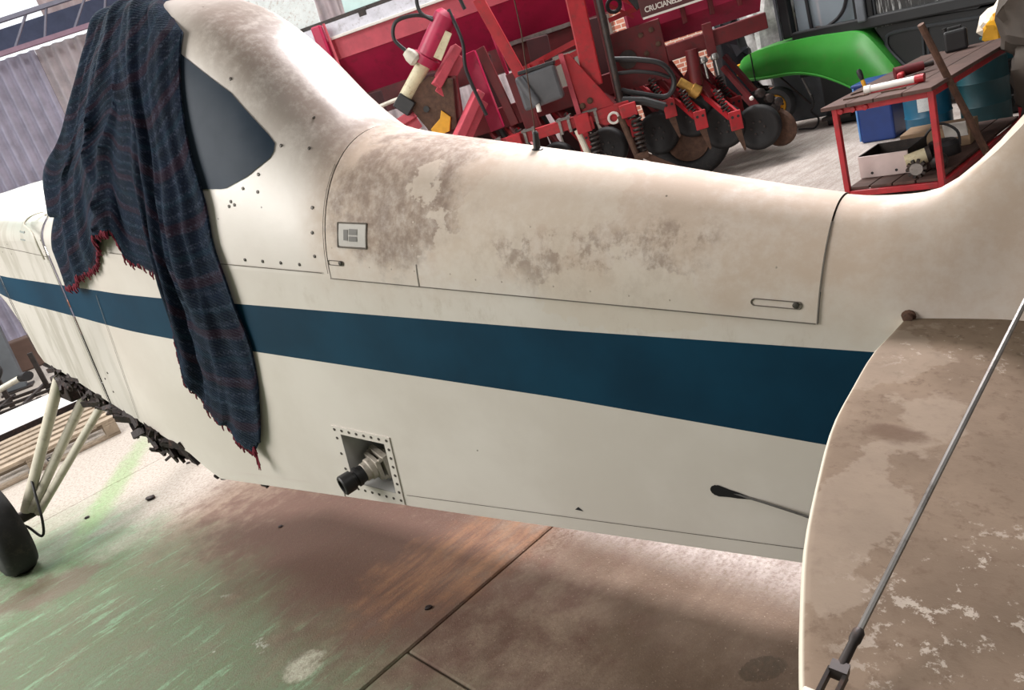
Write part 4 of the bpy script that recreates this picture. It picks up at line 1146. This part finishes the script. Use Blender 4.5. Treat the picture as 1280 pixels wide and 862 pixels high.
# ------------------------------------------------------------------ green tractor on the right
tr = empty('tractor', (4.4, 9.3, 0), math.atan2(-.8, .6), 'green tractor with black cab and no rear wheel, parked behind the red bench', 'tractor')
Tt = polyfun([(-.95, .93), (-.90, 1.03), (-.80, 1.085), (-.55, 1.11), (-.05, 1.10), (.35, 1.06), (.64, 1.00), (.80, .80), (.95, .55), (1.02, .40)])
Tb = polyfun([(-.95, .88), (-.90, .79), (-.75, .755), (-.54, .735), (-.2, .71), (.075, .624), (.30, .50), (.50, .36), (.70, .20), (.85, .08)])
rows = []
for i in range(41):
    u = i / 40; T_, B_ = Tt(u), Tb(u); row = []
    row.append((T_[0], .55, T_[1] + .01)); row.append((T_[0], .2, T_[1] + .01))
    for j in range(11):
        q = j / 10
        row.append((T_[0] + (B_[0] - T_[0]) * q, .10 - .10 * math.sin(math.pi * (.18 + .66 * q)) + .02, T_[1] + (B_[1] - T_[1]) * q))
    row.append((B_[0], .09, B_[1] + .02)); rows.append(row)
fe = MB().grid(rows).build('fender', GREEN, tr, 50)
sd = fe.modifiers.new('thick', 'SOLIDIFY'); sd.thickness = .012
MB().path([(Tb(u)[0], .03, Tb(u)[1] + .035) for u in [i / 30 for i in range(31)]], .010, 6).build('fender_lip', GREEN, fe)
MB().path([(-.72, .02 + .0, z) for z in (.76, .85, .95, 1.05, 1.10)], .008, 6).build('fender_joint', CABBLACK, fe)
MB().box((-.97, .12, .93), (.05, .12, .14)).build('corner_lamp', YELLOW, tr, 0, .015)
# cab: pillars, sill, glass, lower panel
MB().bar((-.25, .18, 1.14), (-.28, .20, 2.6), .13, .12, (0, 1, 0)).build('cab_pillar', CABBLACK, tr, 0, .02)
MB().bar((-.33, .12, 1.14), (-.36, .14, 2.6), .03, .03, (0, 1, 0)).build('pillar_trim', GREYPANEL, tr, 0)
b_ = MB(); b_.bar((-.2, .17, 1.13), (2.4, .17, .98), .12, .13); b_.build('cab_sill', CABBLACK, tr, 0, .02)
b_ = MB(); b_.bar((.66, .19, 1.08), (.66, .21, 2.6), .22, .10, (0, 1, 0)); b_.build('door_pillar', CABBLACK, tr, 0, .03)
MB().box((.66, .11, 1.26), (.10, .06, .32)).build('pillar_box', GREYPANEL, tr, 0, .02)
MB().box((.24, .24, 1.75), (.80, .02, 1.3)).build('side_glass', CABGLASS, tr, 0)
MB().bar((.02, .20, 1.12), (-.02, .22, 2.5), .03, .03, (0, 1, 0)).build('door_seal', BLACK, tr, 0)
MB().path([(.52, .2, 2.3), (.50, .2, 1.6), (.46, .2, 1.35), (.36, .2, 1.22), (.2, .2, 1.15)], .022, 6, sub=5).build('window_seal', BLACK, tr)
MB().box((1.32, .22, 1.67), (1.16, .02, 1.36)).build('door_glass', STREAK, tr, 0)
MB().path([(.76, .19, 2.4), (.76, .19, 1.12), (.80, .19, 1.06), (1.2, .19, 1.01), (1.78, .19, .95), (1.88, .19, 1.0), (1.90, .19, 1.2), (1.90, .19, 2.4)], .025, 6).build('door_glass_seal', MOULD, tr)
b_ = MB(); b_.prism([(.70, .24, 1.02), (2.3, .24, .88), (2.3, .24, .05), (1.0, .24, .05), (.95, .24, .5)], (0, .06, 0)); b_.build('lower_door', CABBLACK, tr, 0, .01)
MB().path([(1.05, .22, .45), (.86, .22, .72), (.84, .22, .84), (.92, .22, .90), (1.4, .22, .87), (2.2, .22, .80)], .02, 6, sub=4).build('door_moulding', MOULD, tr)
for x in (1.22, 1.27): MB().cyl((x, .22, .86), (x - .02, .22, .3), .012, n=6).build('door_rod', MOULD, tr)
MB().box((.9, 1.35, 1.6), (2.6, .1, 1.9)).build('cab_far_side', CABBLACK, tr, 0)
MB().box((2.3, .8, 1.5), (.1, 1.2, 2.2)).build('cab_end', CABBLACK, tr, 0)
MB().box((.9, .75, 2.62), (2.7, 1.4, .1)).build('cab_roof', GREEN, tr, 0, .03)
MB().box((1.0, .8, .72), (2.5, 1.1, .16)).build('cab_floor', CABBLACK, tr, 0)
MB().box((.25, 1.1, 1.5), (.8, .04, .9)).build('far_cab_panel', GREYPANEL, tr, 0)
b_ = MB(); b_.prism([(.05, .75, 1.1), (.2, .75, 1.22), (.4, .75, 1.30), (.6, .75, 1.32), (.6, .75, 1.1)], (0, .2, 0)); b_.build('far_fender', plain('mint_far_fender', srgb(120, 190, 140), .4), tr, 0, .01)
MB().path([(.2, .3, 1.12), (.45, .3, 1.22), (.68, .3, 1.33)], .012, 6).build('wiper_arm', BLACK, tr)
b_ = MB()
for x, dz in ((-.1, .0), (-.02, .03), (.05, .02), (.13, .04), (.2, .02)): b_.box((x, .15, 1.12 + dz), (.07, .06, .05), Matrix.Rotation(.4, 3, 'Y'))
b_.build('fender_bracket', IRON, tr, 0, .008)
# chassis bits under the arch
MB().box((-.30, .60, .50), (1.0, .1, .85)).build('grey_side_panel', GREYPANEL, tr, 0, .02)
MB().box((.20, .50, .36), (.42, .5, .72)).build('step_box', CABBLACK, tr, 0, .02)
MB().box((.16, .28, .10), (.36, .25, .04)).build('step_tread', IRON, tr, 0)
for p0, p1 in (((-.62, .3, .80), (-.2, .3, .30)), ((-.28, .3, .72), (-.16, .3, .34)), ((.42, .3, .52), (.46, .3, .1))): MB().cyl(p0, p1, .012, n=6).build('stay_rod', IRON if p0[0] < -.5 else STEEL, tr)
MB().path([(-.12, .2, .42), (-.1, .18, .3), (-.16, .2, .22), (-.08, .2, .12), (-.14, .2, .02), (-.25, .2, .02), (-.36, .2, .03)], .012, 6, sub=4).build('loose_cable', BLACK, tr)
b_ = MB(); prof = [(.13, -.05), (.17, -.075), (.21, -.07), (.225, -.03), (.225, .03), (.21, .07), (.17, .075), (.13, .05)]
b_.torus((-.66, .35, .37), (0, 1, 0), .2, .05, 36, prof=prof); tw = b_.build('small_tyre', plain('grey_tyre', srgb(92, 94, 96), .8, 0, .2, 9), tr, 50)
b_ = MB(); b_.lathe((-.66, .28, .37), (0, 1, 0), [(.02, .02), (.0, .05), (.03, .07), (.02, .115), (0, .135), (.12, .135)], 28); rim = b_.build('yellow_rim', YELLOW, tw)
b_ = MB()
for q in range(8):
    a = q * math.pi / 4; b_.lathe((-.66 + .088 * math.cos(a), .305, .37 + .088 * math.sin(a)), (0, -1, 0), [(0, .016), (.005, .016)], 8)
b_.build('rim_holes', IRON, rim, 0, kind='stuff')

# ------------------------------------------------------------------ red workbench and what stands on, in and around it
BROT = R(-53)
wbp = empty('workbench', (2.80, 5.67, 0), BROT, 'red steel workbench with a worn brown board top near the right edge', 'workbench')
LW, LD, TH = .69, 1.80, .775
b_ = MB()
def wpt(x, y, z): return Vector((x, y, z))
for i in range(4):
    MB().box((-.04 + .195 * i + .09, LD / 2 - .02, TH), (.19, LD + .10, .028)).build('top_board', WOODTOP, wbp, 0, .004)
for (x, y) in ((.02, .02), (LW, .02), (LW, LD), (.02, LD)):
    MB().bar((x, y, 0), (x, y, TH - .014), .04, .04, (0, 1, 0)).build('leg', RED, wbp, 0, .004)
for z, nm in ((TH - .04, 'top_rail'), (.10, 'lower_rail')):
    for p0, p1 in (((.04, .02, z), (LW - .02, .02, z)), ((LW, .04, z), (LW, LD - .02, z)), ((.02, .04, z), (.02, LD - .02, z)), ((.04, LD, z), (LW - .02, LD, z))):
        MB().bar(p0, p1, .035, .045).build(nm, RED, wbp, 0, .004)
for i in range(4): MB().box((.10 + .165 * i, LD / 2, .135), (.155, LD - .05, .022)).build('shelf_board', WOODTOP, wbp, 0, .004)
for i in range(3): MB().lathe((.07 + .09 * i, .0, TH - .045), (0, -1, 0), [(0, .022), (.012, .022), (.016, .012)], 8).build('rail_bolt', RED, wbp)
wmw = Matrix.Translation((2.80, 5.67, 0)) @ Matrix.Rotation(BROT, 4, 'Z')
BZ = TH + .0145
def onbench(name, x, y, z, rz, label, cat):
    o = empty(name, wmw @ Vector((x, y, z)), BROT + rz, label, cat); return o
g = onbench('grease_gun', .22, .20, BZ, .08, 'white and red grease gun lying along the front edge of the bench', 'grease gun')
MB().cyl((0, 0, .03), (.30, 0, .03), .026, n=14).build('barrel', WHITE, g); MB().cyl((.30, 0, .03), (.36, 0, .03), .03, n=14).build('end_cap', RED, g)
MB().cyl((-.045, 0, .03), (0, 0, .03), .031, n=14).build('head', WHITE, g); MB().box((.15, 0, .005), (.34, .035, .01)).build('lever', RED, g, 0)
g = onbench('hand_drill', .22, .62, BZ, .5, 'red and black power tool lying on the bench behind the grease gun', 'power tool')
MB().cyl((0, 0, .05), (.20, .02, .05), .045, r1=.035, n=12).build('motor_housing', DARK_RED, g); MB().bar((.05, 0, .03), (.02, -.14, .03), .05, .05).build('handle', RED, g, 0, .015)
MB().cyl((.20, .02, .05), (.27, .03, .05), .02, n=10).build('chuck', IRON, g)
g = onbench('pliers', .36, .45, BZ, 1.2, 'dark pliers lying open in the middle of the bench', 'pliers')
MB().path([(0, 0, .012), (.06, .01, .012), (.15, .04, .012)], .011, 6, sub=4).build('handle', IRON, g); MB().path([(0, 0, .012), (.06, -.01, .012), (.15, -.04, .012)], .011, 6, sub=4).build('handle', IRON, g); MB().box((-.03, 0, .012), (.07, .03, .02)).build('jaws', IRON, g, 0, .005)
for i, (x, y, rz, lab) in enumerate(((.12, .12, .2, 'rusty spanner nearest the bench corner'), (.40, .10, -.1, 'rusty spanner at the front edge near the right leg'), (.07, .34, .9, 'rusty spanner by the left edge of the bench'))):
    g = onbench('spanner', x, y, BZ, rz, lab, 'spanner')
    tag(g, group='spanners on the bench'); MB().bar((-.07, 0, .006), (.07, 0, .006), .016, .010).build('shaft', RUST, g, 0); MB().torus((.085, 0, .007), (0, 0, 1), .017, .006, 14, 6).build('ring_end', RUST, g)
g = onbench('screwdriver', .045, .50, BZ, 0, 'yellow and black screwdriver standing at the left edge of the bench', 'screwdriver')
MB().lathe((0, 0, 0), (-.25, .05, 1), [(0, .012), (.05, .016), (.07, .013)], 10).build('collar', YELLOW, g); MB().lathe((-.0175, .0035, .07), (-.25, .05, 1), [(0, .014), (.03, .02), (.07, .02), (.085, .012)], 10).build('grip', BLACK, g)
g = onbench('jerrycan', .31, 1.64, BZ, .3, 'small black jerrycan standing on the far end of the bench', 'jerrycan')
MB().box((0, 0, .085), (.17, .10, .17)).build('body', BLACK, g, 0, .02); MB().bar((-.05, 0, .185), (.05, 0, .185), .025, .025).build('handle', BLACK, g, 0, .008); MB().cyl((-.07, 0, .165), (-.075, 0, .2), .018, n=10).build('cap', BLACK, g)
# on the shelf
SZ = .147
def onshelf(name, x, y, rz, label, cat): return onbench(name, x, y, SZ, rz, label, cat)
g = onshelf('metal_tray', .20, .28, .03, 'open sheet metal tray with a pale front on the bench shelf', 'tray')
b_ = MB(); b_.box((0, .18, .008), (.36, .38, .012)); b_.box((-.175, .18, .09), (.012, .38, .17)); b_.box((.175, .18, .09), (.012, .38, .17)); b_.box((0, .365, .09), (.36, .012, .17)); b_.build('box_walls', IRON, g, 0)
MB().box((0, -.012, .085), (.37, .014, .17)).build('pale_front', plain('dusty_pink_sheet', srgb(206, 188, 184), .6, 0, .1, 9), g, 0, .004)
for x in (-.09, .09): MB().lathe((x, -.019, .035), (0, -1, 0), [(0, .011), (.002, .011)], 8).build('front_hole', BLACK, g)
g = onshelf('gear_motor', .50, .22, .4, 'small dark motor with a cream barrel lying beside the tray', 'motor')
MB().cyl((-.11, .03, .10), (.03, .03, .12), .05, r1=.055, n=16).build('cream_barrel', CREAM, g); MB().cyl((.03, .03, .12), (.06, .03, .125), .06, n=16).build('flange', IRON, g); MB().ball((.10, .02, .06), .065, 12).build('casing', IRON, g)
g = onshelf('toothed_cog', .50, .10, .2, 'small toothed iron wheel lying against the right bench leg', 'cog')
b_ = MB()
for q in range(10):
    a = q * math.pi / 5; b_.box((.055 * math.cos(a), 0, .065 + .055 * math.sin(a)), (.025, .04, .02), Matrix.Rotation(-a, 3, 'Y'))
b_.build('teeth', IRON, g, 0); MB().lathe((0, -.02, .065), (0, 1, 0), [(0, .02), (0, .045), (.04, .045), (.04, .02)], 16).build('hub', STEEL, g)
g = onshelf('black_canister', .46, .72, 0, 'low black pump with a hoop handle at the back of the shelf', 'pump')
MB().lathe((0, 0, 0), (0, 0, 1), [(0, .12), (.08, .12), (.11, .09), (.12, .03)], 18).build('body', BLACK, g); MB().path([(-.12, 0, .06), (-.11, 0, .17), (0, 0, .24), (.11, 0, .17), (.12, 0, .06)], .010, 6, sub=5).build('hoop_handle', BLACK, g)
g = onshelf('cardboard_box', .32, 1.05, .1, 'flat torn cardboard box at the back of the bench shelf', 'box')
MB().box((0, 0, .08), (.5, .3, .16)).build('box_body', CARD, g, 0, .006); MB().box((.16, -.17, .14), (.16, .02, .12), Matrix.Rotation(.4, 3, 'X')).build('paper_flap', WHITE, g, 0)
# long bar leaning on the bench
g = empty('iron_bar', (0, 0, 0), 0, 'long rusty iron bar leaning across the right side of the bench', 'bar')
MB().path([(3.775, 5.34, .0), (3.61, 5.296, .38), (3.43, 5.248, .79), (3.26, 5.20, 1.185)], lambda t: .026 - .004 * t, 10).build('shaft', RUST, g)
# drums and bins behind the bench
def drum(name, loc, r, h, mat, label, cat, rim=None):
    g = empty(name, loc, random.random(), label, cat)
    MB().lathe((0, 0, 0), (0, 0, 1), [(0, r * .92), (.02, r), (h * .32, r), (h * .34, r * 1.03), (h * .36, r), (h * .66, r), (h * .68, r * 1.03), (h * .70, r), (h - .04, r), (h, r * .93), (h, r * .85), (h - .02, r * .85)], 32).build('body', mat, g)
    MB().torus((0, 0, h - .01), (0, 0, 1), r * .95, .014, 32, 8).build('rim', rim or mat, g)
    MB().cyl((r * .5, 0, h - .02), (r * .5, 0, h + .02), .035, n=12).build('bung', WHITE, g)
    return g
drum('plastic_drum', (4.45, 7.15, 0), .20, .62, plain('blue_teal_plastic', srgb(24, 92, 122), .4, 0, .2, 4), 'blue teal plastic drum with a white label behind the bench', 'drum')
b_ = MB(); a0 = math.atan2(-7.15, -4.45) + .05
b_.grid([[(4.45 + .209 * math.cos(a0 + q), 7.15 + .209 * math.sin(a0 + q), z) for z in (.27, .45)] for q in frange(-.45, .2, .1)])
lb = b_.build('drum_label', plain('printed_label', srgb(206, 214, 214), .6, 0, .1, 60, srgb(90, 150, 150), .6), None)
drm = bpy.data.objects['plastic_drum']; lb.parent = drm; lb.matrix_parent_inverse = (Matrix.Translation((4.45, 7.15, 0)) @ Matrix.Rotation(drm.rotation_euler.z, 4, 'Z')).inverted()
drum('plastic_drum.001', (4.78, 6.82, 0), .20, .62, TEALP, 'dark teal plastic drum behind the leaning iron bar', 'drum')
g = empty('blue_bin', (4.34, 7.75, 0), -.9, 'blue plastic bin with a pale ribbed left side behind the bench', 'bin')
b_ = MB(); b_.prism([(-.17, -.17, 0), (.17, -.17, 0), (.17, .17, 0), (-.17, .17, 0)], (0, 0, .58)); b_.build('bin_body', BLUE, g, 0, .02)
for q in (-.15, -.09, -.03): MB().box((-.18, q, .30), (.02, .025, .56)).build('pale_rib', LBLUE, g, 0, .006)
MB().box((0, 0, .585), (.38, .38, .03)).build('bin_rim', BLUE, g, 0, .01)
g = drum('barrel', (5.30, 7.12, 0), .24, .50, CABBLACK, 'black barrel carrying a teal tub behind the far bench end', 'barrel')
g = empty('teal_tub', (5.30, 7.12, .50), 0, 'teal plastic tub on the black barrel under the sack', 'tub')
MB().lathe((0, 0, 0), (0, 0, 1), [(0, .19), (.2, .23), (.21, .25), (.225, .25), (.225, .22), (.05, .18), (.05, .0)], 28).build('tub_wall', TEALP, g)
def crumple(name, c, size, mat, par, seed, amp, n=22, tz=0):
    b_ = MB(); b_.ball((0, 0, 0), 1, n)
    v = []
    for p in b_.v:
        q = Vector(p); w = mnoise.noise_vector(q * 1.7 + Vector((seed, seed * 2, 0))) * amp + mnoise.noise_vector(q * 4.5 + Vector((seed, 0, 3))) * amp * .5
        q = Vector([math.copysign(abs(k) ** .75, k) for k in q]) + w
        v.append((c[0] + q.x * size[0], c[1] + q.y * size[1], c[2] + q.z * size[2]))
    b_.v = v; return b_.build(name, mat, par, 25)
g = empty('woven_sack', (5.30, 7.12, .73), 0, 'white and yellow woven sack slumped on top of the teal tub', 'sack')
crumple('sack_body', (.08, 0, .10), (.30, .2, .17), SACKM, g, 3, .35); crumple('yellow_print', (-.16, -.14, .03), (.17, .11, .14), YELLOW, g, 8, .35)
g = empty('covered_machine', (4.42, 5.50, 0), 0, 'bulky grey brown tarpaulin bundle at the right edge of the picture', 'bundle')
crumple('tarp_top', (.06, .1, .95), (.27, .3, .32), TARP, g, 1, .25, 28); crumple('tarp_middle', (.03, .05, .55), (.26, .28, .28), TARP, g, 5, .22, 28); crumple('tarp_base', (.08, .05, .20), (.26, .28, .22), TARP, g, 9, .2, 28)
g = empty('wrapped_bale', (4.45, 11.0, 0), 0, 'heap wrapped in crumpled clear and black plastic left of the tractor cab', 'heap')
crumple('clear_wrap', (.15, -.1, 1.25), (.36, .4, .75), WRAP, g, 2, .4, 30); crumple('black_film', (-.22, .0, .75), (.28, .4, .9), BLACKWRAP, g, 6, .4, 30); crumple('black_film', (.75, .2, 1.0), (.25, .4, 1.2), BLACKWRAP, g, 12, .4, 30)
g = empty('covered_trailer', (8.7, 7.2, 0), -.5, 'dark covered machine standing behind the tractor cab', 'machine')

MB().box((0, 0, 1.2), (2.4, 1.4, 2.4)).build('body', CABBLACK, g, 0, .05)
for x in (-.9, .9): MB().cyl((x, -.75, .3), (x, -.9, .3), .3, n=24).build('wheel', RUBBER, g)
crumple('cover_folds', (0, -.6, 1.9), (1.3, .3, .6), BLACKWRAP, g, 4, .3, 30)

# ------------------------------------------------------------------ left: pallet, white board, machine frame with red pipe
pal = empty('pallet', (-3.24, 5.97, 0), math.atan2(.57, .82), 'bare pine pallet on the floor behind the undercarriage struts', 'pallet')
PLn, PD = 1.25, 1.0
for i in range(6): MB().box((-PLn / 2, .05 + i * .178, .138), (PLn, .10, .022)).build('deck_slat', PALEWOOD, pal, 0, .003)
for x in (-.05, -.62, -1.2):
    MB().box((x, PD / 2, .115), (.10, PD, .022)).build('stringer_board', PALEWOOD, pal, 0, .003)
    for y in (.05, .5, .95): MB().box((x, y, .062), (.10, .11, .082)).build('pallet_block', PALEWOOD, pal, 0, .003)
for y in (.05, .5, .95): MB().box((-PLn / 2, y, .0105), (PLn, .10, .021)).build('bottom_board', PALEWOOD, pal, 0, .003)
pal2 = copy_tree(pal); pal2.location = (-4.33, 5.22, 0)
tag(pal, group='pine pallets on the floor'); tag(pal2, group='pine pallets on the floor'); pal2['label'] = 'second pine pallet left of the first, at the left edge of the picture'
g = empty('white_board', (-4.3, 6.35, .15), math.atan2(.57, .82), 'large white painted board lying across the pallets', 'board')
MB().box((.1, .55, .03), (1.9, .75, .03), Matrix.Rotation(R(4), 3, 'X')).build('sheet', plain('white_board_paint', srgb(232, 232, 230), .5, 0, .06, 3), g, 0, .003)
MB().box((.1, .17, .008), (1.9, .03, .05)).build('dark_edge', DARKJUNK, g, 0)
g = empty('tool_frame', (-5.2, 7.5, 0), .35, 'black tubular machine frame with a red pipe across it', 'frame'); g.scale = (.75, .75, .6)
for i in range(5): MB().bar((-1.2 + i * .42, -.4, .30), (-1.0 + i * .42, .6, .34), .05, .05).build('frame_bar', IRON, g, 0)
for y in (-.3, .1, .5): MB().bar((-1.4, y, .36), (.8, y, .30), .05, .05).build('frame_rail', IRON, g, 0)
for x, y in ((-1.3, -.3), (.7, -.3), (-1.3, .5), (.7, .5), (-.3, .5), (.2, .5)): MB().bar((x, y, 0), (x, y, .95 if y > .2 else .34), .06, .06, (0, 1, 0)).build('frame_post', IRON, g, 0)
MB().path([(-1.0, -.2, .42), (-.3, -.1, .52), (.25, 0, .62)], .06, 10, sub=4).build('red_pipe', plain('brick_red_paint', srgb(158, 66, 56), .5, 0, .3, 8), g)
MB().cyl((.2, -.02, .61), (.55, .05, .68), .05, n=12).build('pipe_coupling', STRUTW, g)
for p in ((-.35, -.2, .52), (.58, .05, .68)): MB().cyl(p, (p[0] + .08, p[1] - .1, p[2]), .08, n=14).build('black_cap', BLACK, g)
MB().path([(.1, .5, .95), (.25, .45, 1.0), (.3, .4, .85), (.2, .4, .7)], .035, 8, sub=5).build('bent_hose', BLACK, g)
g = empty('steel_post', (-6.0, 9.4, 0), .4, 'grey square steel post standing under the airplane nose at the far left', 'post')
MB().bar((0, 0, .02), (.07, 0, 1.35), .22, .16, (0, 1, 0)).build('post_tube', GREYPANEL, g, 0, .01); MB().box((0, 0, .01), (.35, .3, .02)).build('foot_plate', IRON, g, 0)
g = empty('tan_crate', (-6.75, 9.2, 0), .4, 'tan board crate beside the grey steel post at the left edge', 'crate')
for i in range(4): MB().box((0, -.31, .12 + i * .24), (.9, .02, .22)).build('board', plain('tan_crate_board', srgb(196, 176, 150), .7, 0, .15, 5), g, 0, .004)
MB().box((0, 0, .49), (.88, .58, .96)).build('crate_core', CARD, g, 0)
g = empty('timber_beam', (-6.6, 10.8, 0), .45, 'dark brown timber baulk lying along the back wall', 'beam')
MB().box((.6, 0, .22), (4.2, .35, .44)).build('baulk', plain('dark_brown_timber', srgb(104, 82, 72), .85, 0, .3, 3), g, 0, .02)
MB().box((1.4, .5, .62), (2.0, .3, .10)).build('orange_plank', plain('orange_timber', srgb(206, 140, 112), .7, 0, .2, 6), g, 0, .01)  # plank in its own orange tone
# crumbs of debris on the slab
rnd = random.Random(2)
for i, (x, y, s, lab) in enumerate(((-2.36, 4.30, .03, 'largest dark clod on the pale floor left of the fuselage'), (-2.78, 4.33, .016, 'small dark clod farthest left on the pale floor'), (-2.26, 4.72, .014, 'small dark clod nearest the fuselage belly'), (-1.35, 3.38, .012, 'tiny dark clod on the brown floor patch'), (-.58, 2.36, .014, 'small stone in the floor crack at the bottom'))):
    o = crumple('clod', (x, y, s * .35), (s, s * .7, s * .4), DARKJUNK, None, i * 3.1, .3, 10); tag(o, lab, 'clod', 'clods on the floor')
